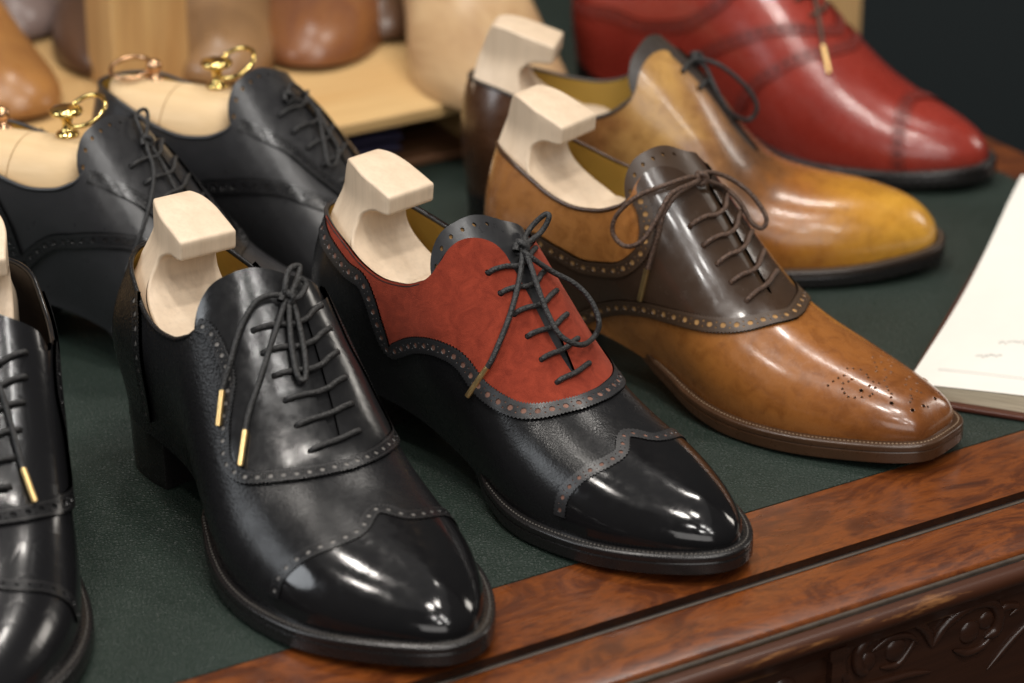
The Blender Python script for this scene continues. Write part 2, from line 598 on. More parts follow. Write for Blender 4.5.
class Shoe:
    def __init__(self, key, name, label, cfg):
        self.c = cfg
        self.L = Last(**LASTS[SHAPE[key]])
        x, y, a = POSE[key]
        self.root = tag(empty(name, (x, y, 0), a), label, 'shoe', 'shoes on the desk')
        self.key = key
        self.top = catmull(cfg.get('topline', TOPLINE), n=6)
        gap = np.array(cfg.get('gap', GAP), float)
        f0 = np.array(cfg.get('facetop', FACETOP), float); f0[-1] = gap[0]
        f1 = np.array(cfg.get('facetop_far', FACETOP_FAR), float); g1 = gap.copy(); g1[0, 0] = f1[-1, 0]; f1[-1] = g1[0]
        self.face = np.concatenate([catmull(f0, n=5)[:-1], catmull(gap, n=5)])
        self.far = np.concatenate([catmull(f1, n=5)[:-1], catmull(g1, n=5)])

    def edge_path(self, k=1.0, dt=0.0):
        """right (-) side topline from the back to the throat, then the left side back again"""
        t = np.concatenate([self.top[:-1] + (0, dt), self.face * (1, k) + (0, 0)])
        u = np.concatenate([self.top[:-1] + (0, dt), self.far * (1, k) + (0, 0)])
        return np.concatenate([t * (1, -1), u[::-1]])

    def build(self):
        c, L, R = self.c, self.L, self.root
        S = L.S
        holes = []
        for st in c.get('eyelets', []):
            for sgn in (-1, 1):
                holes.append(np.stack([st[0] + sgn * c.get('slant', -.0014) + .0015 * np.cos(np.arange(9) * .698), sgn * st[1] * 1.03 + .0015 / TS * np.sin(np.arange(9) * .698)], 1))
        # upper
        e = self.edge_path()
        outer = np.concatenate([[(0, -1.03), (S, -1.03), (S, 1.03), (0, 1.03)], e[::-1]])
        piece('upper', L, outer, 0.0, .0016, c['upper'], R, holes, spacing=.0026)
        # lining
        ls = .150
        tl = np.concatenate([self.top, self.face[:1]])
        tl = tl[tl[:, 0] < ls]
        lin = np.concatenate([mirror(tl), [(tl[-1, 0] + .004, -.95), (0, -.95)]])
        mb = MB()
        for sgn in (1, -1):
            o2 = resample(np.concatenate([lin, lin[:1]]), .002, (1, TS))[:-1] * (1, TS * sgn)
            v, f, lp = triangulate(o2, [], .004)
            lay(mb, L, v, f, lp, lambda q: q / (1, TS), -.0019, .0003, False)
        mb.build('lining', c.get('lining', M['lining']), R)
        # topline binding
        t = np.concatenate([self.top[:-1], self.face[:2]])
        mb = MB()
        for sgn in (-1, 1):
            q = resample(t * (1, sgn), .0015, (1, TS))
            p = L.P(q[:, 0], q[:, 1]) - L.N(q[:, 0], q[:, 1]) * .0004
            rr = np.full(len(p), .0013); rr[-8:] = np.linspace(.0012, .0002, 8)
            if sgn > 0: p, rr = p[:-4], rr[4:]
            mb.tube(p, rr, 8)
        mb.build('topline_binding', c.get('binding', c['upper']), R)
        # tongue
        near = catmull([(.1185, 0), (.1197, .10), (.1214, .22), (.1218, .34), (.1245, .44), (.130, .495), (.138, .47), (.16, .32), (.20, .12), (.2075, .04)], n=5)
        far = catmull([(.1185, 0), (.1235, .05), (.1280, .12), (.1315, .22), (.1330, .34), (.1355, .43), (.140, .45), (.16, .32), (.20, .12), (.2075, .04)], n=5)
        tg = near
        outer = np.concatenate([far, mirror(near)[::-1][:-1]])
        th = []
        if c.get('tongue_holes'):
            for k in np.linspace(-.44, -.06, 6):
                s0 = np.interp(abs(k), tg[:22, 1], tg[:22, 0]) + .0042
                th.append(np.stack([s0 + .0010 * np.cos(np.arange(8) * .785), k + .0010 / TS * np.sin(np.arange(8) * .785)], 1))
        tongue_off = lambda st: -.0012 + .0012 * np.clip((.134 - st[:, 0]) / .014, 0, 1) ** 1.5
        piece('tongue', L, outer, tongue_off, .0022, c.get('tongue', c['upper']), R, th)
        if th:
            piece('tongue_backing', L, outer * (1, .97) + (.0010, 0), lambda st: tongue_off(st) - .0016, .0012, c.get('tongue_back', M['tan_suede']), R)
        # panels
        for nm, kind, curve, m in c.get('panels', []):
            cv = catmull(curve, n=6)
            if kind == 'facing':                # curve runs from the topline on the right side to the ridge
                lower = np.concatenate([cv * (1, -1), mirror(cv * (1, -1))[::-1][1:]])
                ep = self.edge_path(.86, -.008)
                i = int(np.argmin(np.hypot(ep[:len(ep) // 2, 0] - cv[0, 0], (ep[:len(ep) // 2, 1] + cv[0, 1]) * TS)))
                up = ep[i:len(ep) - i]
                outer = np.concatenate([lower, up[::-1]])
                piece(nm, L, outer, .0008, .0014, m, R, holes)
            elif kind == 'toe':                 # curve runs from the feather (+t) to the ridge
                lower = np.concatenate([cv * (1, -1), mirror(cv * (1, -1))[::-1][1:]])
                outer = np.concatenate([lower, [(S, 1.02), (S, -1.02)]])
                piece(nm, L, outer, .00035, .0007, m, R)
            elif kind == 'heel':                # curve from the topline to the feather, closed round the back seam
                top = self.top[self.top[:, 0] < cv[0, 0]] - (0, .008)
                for sgn in (-1, 1):
                    outer = np.concatenate([top, cv, [(cv[-1, 0], 1.02), (0, 1.02)]]) * (1, sgn)
                    piece(nm, L, outer, .0007, .0012, m, R)
        # broguing
        for line, kw, sides in c.get('bands', []):
            cv = catmull(line, n=8)
            runs = [np.concatenate([cv * (1, -1), mirror(cv * (1, -1))[::-1][1:]])] if sides == 'across' else [cv * (1, -1), cv]
            for run in runs:
                mb, sb, ub = MB(), MB(), MB()
                band(mb, L, run, stitches=sb, **kw)
                o = mb.build('brogue_trim', c.get('trim', c['upper']), R)
                sb.build('stitching', c.get('thread', M['thread_black']), o)
                if c.get('under'):
                    w = kw.get('width', .0070) * .5 - .0012
                    dom, ln = frame_map(L, run)
                    al = np.arange(.0005, ln - .0004, .002)
                    v, f, lp = triangulate(np.concatenate([np.stack([al, al * 0 - w], 1), np.stack([al, al * 0 + w], 1)[::-1]]))
                    lay(ub, L, v, f, lp, dom, kw.get('off', .0017) - .0005, .0004)
                    ub.build('trim_backing', c['under'], o)
        if c.get('seams'):
            for line, off in c['seams']:
                cv = catmull(line, n=8)
                for sgn in (-1, 1):
                    mb = MB()
                    seam_line(mb, L, cv * (1, sgn), off)
                    mb.build('seam_stitching', c.get('thread', M['thread_black']), R)
        self.bottom()
        self.lace()
        return self

    # -- welt, sole and heel
    def outline(self, step=.002):
        L = self.L
        s = np.linspace(0, L.S, 400)
        r = L.P(s, np.full(400, -1.0)); l = L.P(s, np.full(400, 1.0))
        p = np.concatenate([r[:-1], l[::-1][:-1]])[:, :2]
        p = resample(np.concatenate([p, p[:1]]), step)[:-1]
        for _ in range(2): p = (np.roll(p, 1, 0) + 2 * p + np.roll(p, -1, 0)) / 4
        t = np.roll(p, -1, 0) - np.roll(p, 1, 0)
        t /= np.linalg.norm(t, axis=1, keepdims=True)
        n = np.stack([t[:, 1], -t[:, 0]], 1)
        return p, n, t

    def bottom(self):
        c, L, R = self.c, self.L, self.root
        p, n, tg = self.outline()
        x = p[:, 0]
        k = L.L / .3
        wide = c.get('welt', .0055)
        e = np.interp(x, np.array([0, .055, .085, c.get('welt_from', .140) - .018, c.get('welt_from', .140), c.get('welt_from', .140) + .022, .20, .3]) * k, [.0004, -.0004, -.0050, -.0030, wide * .45, wide * .9, wide, wide])
        T = np.interp(x, np.array([0, .075, .11, .16, .19, .3]) * k, [.0078, .0074, .0062, .0080, .0098, .0098])
        z = L.zf(x)

        def rings(mb, prof, cap=None):
            v, N = [], []
            m = len(p)
            for (f, a, g, b, up) in prof:      # ring at offset f*e+a, height z + g*T + b
                q = p + n * (f * e + a)[:, None]
                v.append(np.concatenate([q, (z + g * T + b)[:, None]], 1))
                N.append(np.concatenate([n * math.sqrt(max(0, 1 - up * up)), np.full((m, 1), up)], 1))
            f = []
            for r in range(len(prof) - 1):
                f += [(r * m + i, (r + 1) * m + i, (r + 1) * m + (i + 1) % m, r * m + (i + 1) % m) for i in range(m)]
            mb.add(np.concatenate(v), f, np.concatenate(N))
            return v
        mb = MB()
        rings(mb, [(0, -.004, 0, .0010, .95), (.25, 0, 0, .0006, .99), (1, -.0009, 0, .0003, .97), (1, -.0002, 0, -.0002, .6), (1, 0, 0, -.0009, .1), (1, 0, 0, -.0026, 0), (1, -.0004, 0, -.0032, -.6)])
        w = mb.build('welt', c.get('welt_mat', M['edge_black']), R)
        mb = MB()
        fore = np.where(x > c.get('welt_from', .140) * k)[0]
        arc = 0
        pitch = .0021
        P3 = np.concatenate([p + n * (e * .52)[:, None], (z + .0006)[:, None]], 1)
        idx = fore[np.argsort((fore - fore[0]) % len(p))]
        pts = resample(P3[idx], pitch / 2)
        tt = np.gradient(pts, axis=0); tt /= np.linalg.norm(tt, axis=1, keepdims=True)
        for i in range(0, len(pts) - 1, 2):
            d = tt[i]; s_ = np.cross([0, 0, 1.0], d)
            h, r = .00082, .00050
            q = pts[i]
            v = [q - d * h, q - d * h * .4 + s_ * r, q - d * h * .4 - s_ * r, q + d * h * .4 + s_ * r, q + d * h * .4 - s_ * r, q + d * h, q + [0, 0, r * 1.1] - d * h * .45, q + [0, 0, r * 1.1] + d * h * .45]
            mb.add(v, [(0, 2, 6), (0, 6, 1), (1, 6, 7, 3), (2, 4, 7, 6), (3, 7, 5), (4, 5, 7)])
        mb.build('welt_stitching', c.get('welt_thread', M['thread_grey']), w)
        mb = MB()
        v = rings(mb, [(1, -.0010, 0, -.0031, .3), (1, -.0002, 0, -.0035, .5), (1, 0.0001, 0, -.0042, 0), (1, .0001, -1, .0012, 0), (1, -.0003, -1, .0004, -.5), (1, -.0012, -1, 0, -1)])
        b = v[-1]
        v2, f, lp = triangulate(b[:, :2], [], .008)
        zz = np.interp(v2[:, 0], np.sort(b[:, 0]), b[np.argsort(b[:, 0]), 2])
        mb.add(np.concatenate([v2, zz[:, None]], 1), [q[::-1] for q in f], np.tile([0, 0, -1.0], (len(v2), 1)))
        mb.build('sole', c.get('sole_mat', M['edge_black']), R)
        # heel
        hx = .070 * k
        i = np.where(x < hx)[0]
        o = np.argsort(((i + len(p) // 2) % len(p)))
        i = i[o]
        base = p[i] + n[i] * (e[i] - .0002)[:, None]
        # breast: a shallow hollow between the two ends
        a, b = base[-1], base[0]
        br = [a + (b - a) * u + np.array([-.004 * math.sin(math.pi * u), 0]) for u in np.linspace(.08, .92, 9)]
        loop = np.concatenate([base, br])
        ctr = loop.mean(0)
        ztop = float((z[i] - T[i]).mean())
        m = len(loop)
        tt = np.roll(loop, -1, 0) - np.roll(loop, 1, 0)
        nn = np.stack([tt[:, 1], -tt[:, 0]], 1); nn /= np.linalg.norm(nn, axis=1, keepdims=True)
        nn = np.concatenate([nn, np.zeros((m, 1))], 1)
        mb = MB()
        rows = [(ztop + .0006, 1.0)]
        nl = 4
        for kx in range(nl):
            h0 = ztop * (1 - kx / nl); h1 = ztop * (1 - (kx + 1) / nl)
            rows += [(h0 - .0002, 1 - .012 * kx), (h1 + .0003, 1 - .012 * (kx + .9)), (h1 + .0001, 1 - .012 * kx - .010)]
        rows = [(max(zq, 0.0002), sc) for zq, sc in rows]
        V = np.concatenate([np.concatenate([ctr + (loop - ctr) * sc, np.full((m, 1), zq)], 1) for zq, sc in rows])
        f = []
        for r in range(len(rows) - 1):
            f += [(r * m + j, (r + 1) * m + j, (r + 1) * m + (j + 1) % m, r * m + (j + 1) % m) for j in range(m)]
        mb.add(V, f, np.tile(nn, (len(rows), 1)))
        mb.add(V[-m:], [tuple(range(m))[::-1]], np.tile([0, 0, -1.0], (m, 1)))
        mb.build('heel', c.get('heel_mat', c.get('sole_mat', M['edge_black'])), R)

    # -- laces
    def at(self, s, t, h=0.0):
        s, t = np.atleast_1d(s).astype(float), np.atleast_1d(t).astype(float)
        return self.L.P(s, t) + self.L.N(s, t) * np.reshape(h, (-1, 1))

    def lace(self):
        c = self.c
        r = c.get('lace_r', .00145)
        mb = MB()
        for (s, t) in c.get('eyelets', []):
            k = np.array([-1.03, -1.0, -.93, -.8, -.5, -.2, .2, .5, .8, .93, 1.0, 1.03])
            sl = c.get('slant', -.0014) * k + RNG.normal(0, .0004) * (1 - np.abs(k)).clip(0)
            h = np.array([-.0016, .0002, .0016, .0020, .0020, .0021, .0021, .0020, .0020, .0016, .0002, -.0016])
            mb.tube(catmull(self.at(s + sl, t * k, h), n=3), r, 8)
        for (pts, kw) in c.get('strands', []):
            mb.tube(catmull(np.array(pts), n=9), kw.get('r', r), 8)
        if c.get('knot'):
            kx = np.array(c['knot'])
            u = np.array([.0, 1, 0]); w = np.array([.75, 0, -.66])
            mb.tube(catmull([kx - u * .0045 + w * .001, kx - u * .002 - w * .001 + (0, 0, .001), kx + (0, 0, .0015), kx + u * .002 + w * .001 + (0, 0, .001), kx + u * .0045 - w * .001], n=5), r * 1.35, 8)
            a = np.linspace(0, 2 * math.pi, 14, endpoint=False)
            ring = np.array([kx + w * .0030 * math.cos(q) + np.array([.66, 0, .75]) * (.0030 * math.sin(q)) + u * .0012 * math.sin(q * 2) for q in a])
            mb.tube(ring, r * 1.3, 8, closed=True)
        if not mb.v: return
        o = mb.build('lace', c.get('lace_mat', M['lace_black']), self.root)
        for (a, b) in c.get('aglets', []):
            m2 = MB()
            a, b = np.array(a), np.array(b)
            d = (b - a)
            m2.tube([a, a + d * .02, a + d * .06, a + d * .94, a + d * .98, b], np.array([.6, .95, 1, 1, .93, .5]) * c.get('aglet_r', .0016), 12)
            m2.build('aglet', M['brass_satin'], o)
        if c.get('aglet_free'):
            pass


# ------------------------------------------------------------------ shoe trees
def handle_tree(key, label, dx=0.0, dz=0.0):
    L = Last(**LASTS[SHAPE[key]])
    ss, tt, G = L.grid()
    m = (tt < -.02) & (G[..., 2] > .088 + dz) & (G[..., 2] < .100 + dz) & (G[..., 0] < .13)
    o_ = np.argsort(G[..., 0][m])
    wx, wy = G[..., 0][m][o_], np.abs(G[..., 1][m][o_])
    xb = np.linspace(.014, .112, 22)
    near = np.array([wy[np.abs(wx - q) < .004].mean() if (np.abs(wx - q) < .004).any() else .012 for q in xb]) - .0024
    near = np.convolve(np.pad(near, 1, mode='edge'), [.25, .5, .25], mode='valid')
    x, y, a = POSE[key]
    R = tag(empty('shoe_tree', (x, y, 0), a), label, 'shoe tree', 'shoe trees with hooked wooden handles')
    prof = [(.0145, .060), (.0150, .092), (.0185, .113), (.0245, .130), (.0285, .1400), (.0310, .1432), (.0345, .1437), (.0410, .1428), (.0520, .1393), (.0630, .1358),
            (.0672, .1343), (.0690, .1336), (.0694, .1320), (.0690, .1280), (.0686, .1245), (.0676, .1234), (.0650, .1229), (.0622, .1228), (.0576, .1230), (.0525, .1212), (.0486, .1178), (.0480, .1125),
            (.0492, .1070), (.0535, .1015), (.0620, .0960), (.0720, .0915), (.0830, .0865), (.0940, .0810), (.1040, .0750), (.1085, .0680), (.1085, .060)]
    P = catmull(prof, n=5)
    P = resample(np.concatenate([P, P[:1]]), .0012)[:-1]
    P[:, 0] += dx * np.clip((P[:, 1] - .092) / .03, 0, 1)
    hi = P[:, 1] > .108
    P[:, 1] += dz

    def half(q, sgn):
        zz = q[:, 1] - dz; xx = q[:, 0] - dx
        w_top = .0155 - .0085 * np.clip((.052 - xx) / .028, 0, 1) ** 1.7
        w_low = .0240 - .010 * np.clip((.045 - xx) / .03, 0, 1) ** 1.5 - .004 * np.clip((xx - .085) / .024, 0, 1)
        k = np.clip((.126 - zz) / .036, 0, 1)
        k = k * k * (3 - 2 * k)
        w_low = np.minimum(w_low, .0165) if sgn > 0 else np.minimum(np.interp(xx, xb, near), .030) * np.clip((xx - .0125) / .006, .25, 1) ** .5
        return w_top * (1 - k) + w_low * k
    t = np.roll(P, -1, 0) - np.roll(P, 1, 0)
    t /= np.linalg.norm(t, axis=1, keepdims=True)
    nin = np.stack([t[:, 1], -t[:, 0]], 1)      # outline runs clockwise seen from -y: inward
    ar = np.sum(P[:, 0] * np.roll(P[:, 1], -1) - np.roll(P[:, 0], -1) * P[:, 1])
    if ar > 0: nin = -nin
    rr = .0014
    rows = []
    for sgn in (-1, 1):
        rs = []
        for al in np.linspace(0, math.pi / 2, 5):
            q = P + nin * rr * (1 - math.cos(al))
            w = half(P, sgn) - rr * (1 - math.sin(al))
            rs.append(np.stack([q[:, 0], sgn * w, q[:, 1]], 1))
        rows.append(rs)
    seq = rows[0][::-1] + rows[1]
    m = len(P)
    mb = MB()
    f = []
    for r in range(len(seq) - 1):
        f += [(r * m + i, r * m + (i + 1) % m, (r + 1) * m + (i + 1) % m, (r + 1) * m + i) for i in range(m)]
    mb.add(np.concatenate(seq), f)
    for sgn, last in ((-1, seq[0]), (1, seq[-1])):
        v2, ff, lp = triangulate(last[:, [0, 2]], [], .0035)
        w = half(v2, sgn)
        k = len(mb.v)
        V = np.stack([v2[:, 0], sgn * w, v2[:, 1]], 1)
        mb.add(V, [q if sgn < 0 else q[::-1] for q in ff])
    o = mb.build('hooked_handle', M['maple'], R, smooth=True)
    import bmesh
    bm = bmesh.new(); bm.from_mesh(o.data)
    bmesh.ops.remove_doubles(bm, verts=bm.verts, dist=1e-5)
    bmesh.ops.recalc_face_normals(bm, faces=bm.faces)
    bm.to_mesh(o.data); bm.free()
    # heel block inside the shoe under the handle
    mb = MB()
    mb.lathe([(.0001, .045), (.018, .045), (.0205, .052), (.0205, .082), (.017, .088), (.0001, .089)], 24, (.085 + dx, 0, dz))
    mb.build('spring_block', M['maple'], R)
    return R


def full_tree(key, label, L, knobs):
    """a cedar tree filling the opening, split across, with a ring at the heel and a turned brass knob and ring"""
    x, y, a = POSE[key]
    R = tag(empty('shoe_tree', (x, y, 0), a), label, 'shoe tree', 'full wooden shoe trees with brass rings')
    for part, (xa, xb) in (('heel_block', (.0205, .0640)), ('fore_block', (.0648, .1140))):
        mb = MB()
        xs = np.linspace(xa, xb, 16)
        rows = []
        for xx in xs:
            u = np.clip((xx - .0185) / .020, 0, 1)
            w = .0255 * math.sqrt(max(0, 1 - (1 - u) ** 2)) * math.sqrt(max(.02, 1 - np.clip((xx - .085) / .0295, 0, 1) ** 2.5))
            zt = .1150 + .002 * np.clip((xx - .05) / .06, 0, 1)
            prof = [(-w, .070), (-w, zt - .026)] + [(-w * math.cos(q), zt - .026 + .026 * math.sin(q)) for q in np.linspace(.08, math.pi / 2, 11)]
            prof += [(-p_, q_) for p_, q_ in prof[:-1][::-1]]
            rows.append([(xx, p_, q_) for p_, q_ in prof])
        m = len(rows[0])
        v = np.array(rows).reshape(-1, 3)
        f = [(i * m + j, (i + 1) * m + j, (i + 1) * m + j + 1, i * m + j + 1) for i in range(len(xs) - 1) for j in range(m - 1)]
        mb.add(v, f)
        for row in (rows[0], rows[-1]): mb.add(row, [tuple(range(m))])
        mb.build(part, M['cedar'], R, angle=50)
    for nm, kind, pos, tilt, az in knobs:
        mb = MB()
        if kind == 'knob':
            mb.lathe([(.0001, 0), (.0062, 0), (.0066, .0008), (.006, .002), (.0035, .003), (.0026, .0055), (.0030, .009), (.0045, .0115), (.0085, .0128), (.0095, .0142), (.0088, .0158), (.005, .0168), (.0001, .017)], 28, pos)
        elif kind == 'stud':
            mb.lathe([(.0001, 0), (.0052, 0), (.0054, .001), (.0030, .002), (.0026, .004)] + [(.0046 * math.sin(q), .0082 - .0046 * math.cos(q)) for q in np.linspace(.55, math.pi, 9)], 24, pos)
        else:
            a_ = np.linspace(0, 2 * math.pi, 40, endpoint=False)
            r_ = .0120
            u = np.array([math.cos(az), math.sin(az), 0]); w = np.array([-math.sin(az) * math.cos(tilt), math.cos(az) * math.cos(tilt), math.sin(tilt)])
            mb.tube(np.array([np.array(pos) + u * r_ * math.cos(q) + w * r_ * math.sin(q) for q in a_]), .00135, 8, closed=True)
        mb.build({'knob': 'brass_knob', 'stud': 'ring_stud', 'ring': 'pull_ring'}[kind], M[nm], R, smooth=True)
    return R
# lace runs, measured along each shoe, in metres from its heel
B = {
    's2': {
        'knot': [(0.1378, 0.0129, 0.1185)],
        'l1': [(0.1384, 0.0123, 0.1178), (0.1305, 0.0256, 0.122), (0.1334, 0.0332, 0.1288), (0.1358, 0.0345, 0.1281), (0.1351, 0.0295, 0.1211), (0.1377, 0.0137, 0.1183)],
        'l2': [(0.139, 0.0124, 0.1174), (0.1443, 0.0122, 0.1158), (0.1495, 0.0225, 0.1063), (0.1578, 0.0312, 0.0992), (0.1663, 0.0342, 0.0916), (0.1732, 0.0331, 0.0821), (0.1737, 0.0284, 0.0755), (0.1818, 0.011, 0.0798), (0.1771, 0.0023, 0.0858), (0.1681, 0.0021, 0.0949), (0.1584, 0.0047, 0.1051), (0.146, 0.0105, 0.1141), (0.1384, 0.013, 0.1181)],
        'e1': [(0.1383, 0.0124, 0.1183), (0.1415, 0.01, 0.1145), (0.1482, 0.0015, 0.1066), (0.1559, -0.0128, 0.0934), (0.1596, -0.0266, 0.0789), (0.159, -0.0307, 0.073)],
        'a1': [(0.1592, -0.0306, 0.0736), (0.1522, -0.038, 0.0573)],
    },
    's1': {
        'knot': [(0.1357, 0.0071, 0.1227)],
        'l1': [(0.1359, 0.0064, 0.1224), (0.1359, 0.0055, 0.1273), (0.1299, 0.0114, 0.1336), (0.1275, 0.0183, 0.1332), (0.1321, 0.0149, 0.1299), (0.1356, 0.0083, 0.1229)],
        'l2': [(0.1362, 0.0073, 0.1223), (0.1374, 0.0084, 0.1256), (0.1329, 0.015, 0.1291), (0.1345, 0.0178, 0.1259), (0.1393, 0.0111, 0.123), (0.1365, 0.0072, 0.1219)],
        'l3': [(0.136, 0.0069, 0.1223), (0.1386, 0.0058, 0.1194), (0.1496, 0.0001, 0.1067), (0.1606, -0.0034, 0.0947), (0.1631, -0.0007, 0.0923), (0.1559, 0.0038, 0.1004), (0.141, 0.0082, 0.1166), (0.1365, 0.0072, 0.1219)],
        'e1': [(0.1357, 0.0065, 0.1228), (0.1342, 0.0009, 0.1247), (0.1338, -0.0087, 0.1238), (0.1366, -0.0193, 0.114), (0.1424, -0.0291, 0.0996), (0.1456, -0.0356, 0.0885)],
        'a1': [(0.146, -0.0357, 0.0892), (0.1531, -0.0425, 0.0751)],
        'e2': [(0.1359, 0.0064, 0.1224), (0.1377, 0.0036, 0.1201), (0.1444, -0.0055, 0.1104), (0.1538, -0.019, 0.0951), (0.1606, -0.0298, 0.082), (0.1644, -0.0344, 0.0749)],
        'a2': [(0.1647, -0.0344, 0.0755), (0.1734, -0.0426, 0.0627)],
    },
    's3': {
        'knot': [(0.1409, 0.0076, 0.1162)],
        'l1': [(0.1407, 0.007, 0.1164), (0.1399, -0.0013, 0.1192), (0.137, -0.0143, 0.119), (0.1266, -0.0294, 0.1137), (0.1179, -0.036, 0.1029), (0.1167, -0.0377, 0.0928), (0.1249, -0.0378, 0.0875), (0.1341, -0.0354, 0.092), (0.1386, -0.0277, 0.1043), (0.1394, -0.0175, 0.1144), (0.1423, -0.0017, 0.1165), (0.1413, 0.0071, 0.1159)],
        'l2': [(0.1409, 0.0076, 0.1162), (0.1401, 0.0152, 0.1172), (0.1461, 0.0265, 0.1118), (0.1579, 0.0305, 0.1043), (0.1676, 0.0313, 0.0932), (0.1672, 0.0285, 0.0876), (0.1616, 0.026, 0.0904), (0.1549, 0.0258, 0.0992), (0.1458, 0.0235, 0.1069), (0.1442, 0.0094, 0.1148), (0.1413, 0.0071, 0.1159)],
        'e1': [(0.141, 0.0065, 0.116), (0.1421, 0.0005, 0.1158), (0.1406, -0.0137, 0.1135), (0.139, -0.0229, 0.1046), (0.1387, -0.0291, 0.0917), (0.1367, -0.0329, 0.0758)],
        'a1': [(0.1362, -0.0332, 0.0758), (0.1326, -0.0344, 0.0567)],
    },
    's5': {
        'knot': [(0.1463, 0.0187, 0.1152)],
        'l1': [(0.1464, 0.0174, 0.1156), (0.1525, 0.017, 0.1149), (0.1634, 0.0181, 0.1103), (0.1779, 0.0208, 0.097), (0.1837, 0.021, 0.0853), (0.1788, 0.0188, 0.0781), (0.17, 0.0045, 0.087), (0.1611, 0.0057, 0.0992), (0.1528, 0.0157, 0.1103), (0.1471, 0.0173, 0.1151)],
        'b1': [(0.1415, -0.0069, 0.1146), (0.1438, 0.0018, 0.1169), (0.1463, 0.0187, 0.1152)],
        'b2': [(0.1519, -0.007, 0.1048), (0.1539, -0.0001, 0.1063), (0.1556, 0.0194, 0.1017)],
    },
    's6': {
        'e1': [(0.174, 0.0221, 0.1065), (0.188, 0.0016, 0.1), (0.1976, -0.0102, 0.0899), (0.2055, -0.0202, 0.0798)],
        'a1': [(0.2053, -0.02, 0.0804), (0.2163, -0.0314, 0.0667)],
    },
    's7': {
        'knot': [(0.136, 0.0079, 0.1191)],
        'l1': [(0.1363, 0.0063, 0.1198), (0.1317, 0.0085, 0.1271), (0.1266, 0.0141, 0.1308), (0.126, 0.0237, 0.1311), (0.1283, 0.0236, 0.1268), (0.1363, 0.0075, 0.1199)],
        'e1': [(0.1366, 0.0069, 0.1196), (0.1396, 0.0035, 0.1159), (0.1476, -0.0046, 0.1054), (0.1534, -0.0245, 0.0884), (0.1492, -0.0411, 0.0624)],
        'e2': [(0.1372, 0.0069, 0.1191), (0.1393, 0.0084, 0.116), (0.1458, 0.0073, 0.108), (0.1565, 0.0028, 0.0954)],
    },
    's8': {
        'knot': [(0.1364, 0.0013, 0.1183)],
        'l1': [(0.1367, -0.0004, 0.1189), (0.1336, 0.0112, 0.1226), (0.1395, 0.0178, 0.1141), (0.1502, 0.012, 0.1042), (0.162, -0.0029, 0.0927), (0.168, -0.0096, 0.0856), (0.1696, -0.0043, 0.0846), (0.1646, 0.0076, 0.0896), (0.1563, 0.0113, 0.098), (0.1439, 0.0167, 0.1096), (0.1373, -0.0003, 0.1183)],
    },
    's0': {
        'e1': [(0.1437, 0.0091, 0.1143), (0.1524, 0.0141, 0.1039), (0.1616, 0.0181, 0.0918), (0.1765, 0.0233, 0.0739)],
        'a1': [(0.1768, 0.0233, 0.0745), (0.1879, 0.0283, 0.0626)],
    },
}
# ------------------------------------------------------------------ materials
M = {}
M['lining'] = leather('lining_leather', (.50, .31, .06), (.44, .27, .05), .45, wrinkle=.05)
M['lining_tan'] = leather('lining_tan', (.42, .28, .14), None, .5)
M['tan_suede'] = plain('suede_backing', (.46, .25, .085), .8, var=.55, vscale=260)
M['pink_backing'] = plain('worn_red_backing', (.24, .115, .080), .8, var=.6, vscale=260)
M['dark_backing'] = plain('dark_backing', (.022, .006, .005), .7)
M['glint_backing'] = plain('glint_backing', (.22, .205, .19), .6, var=.6, vscale=260)  # pale grey: glints of the punched black holes put into the backing colour
M['black_grain'] = leather('black_grained_leather', (.0095, .0095, .010), (.012, .012, .013), .26, grain=.24, grain_scale=880, wrinkle=.13, spec=.22, fade=(.15, .215))
M['black_fine'] = leather('black_fine_grained_leather', (.0095, .0095, .010), (.012, .012, .013), .24, grain=.07, grain_scale=900, wrinkle=.13, spec=.25)
M['black_smooth'] = leather('black_polished_calf', (.011, .011, .012), (.012, .012, .0125), .20, wrinkle=.20, spec=.45)
M['black_satin'] = leather('black_satin_calf', (.019, .019, .020), (.024, .024, .026), .31, wrinkle=.20, spec=.5)
M['black_mirror'] = leather('black_mirror_polish', (.006, .006, .0065), (.008, .0075, .008), .11, coat=.05, wrinkle=.12, spec=.42)
M['suede_red'] = None
M['tan_patina'] = None
M['gold_patina'] = None
M['brown_polish'] = leather('dark_brown_polished_calf', (.034, .020, .013), (.048, .028, .017), .22, coat=.3, wrinkle=.16)
M['brown_trim'] = leather('dark_brown_trim', (.040, .022, .012), (.055, .032, .018), .38)
M['oxblood'] = leather('oxblood_calf', (.27, .032, .020), (.19, .018, .011), .27, coat=.15, wrinkle=.08, var=14)
M['oxblood_trim'] = leather('oxblood_band', (.19, .022, .014), (.13, .014, .009), .33)
M['oxblood_dark'] = leather('oxblood_trim', (.13, .013, .008), (.09, .010, .006), .35)
M['grey_tongue'] = leather('grey_brown_leather', (.040, .030, .024), None, .45)
M['edge_black'] = plain('black_sole_edge', (.010, .009, .009), .28)
M['edge_brown'] = plain('brown_sole_edge', (.060, .028, .013), .30, var=.3)
M['edge_dark'] = plain('dark_brown_sole_edge', (.022, .014, .010), .32)
M['thread_black'] = plain('black_thread', (.015, .014, .014), .5)
M['thread_brown'] = plain('brown_thread', (.060, .036, .020), .6)
M['thread_grey'] = plain('grey_welt_thread', (.055, .048, .040), .6)
M['thread_tan'] = plain('tan_welt_thread', (.16, .10, .055), .6)
M['thread_red'] = plain('red_thread', (.16, .02, .012), .6)
M['lace_black'] = plain('waxed_black_cord', (.022, .021, .021), .55, var=.4, vscale=700)


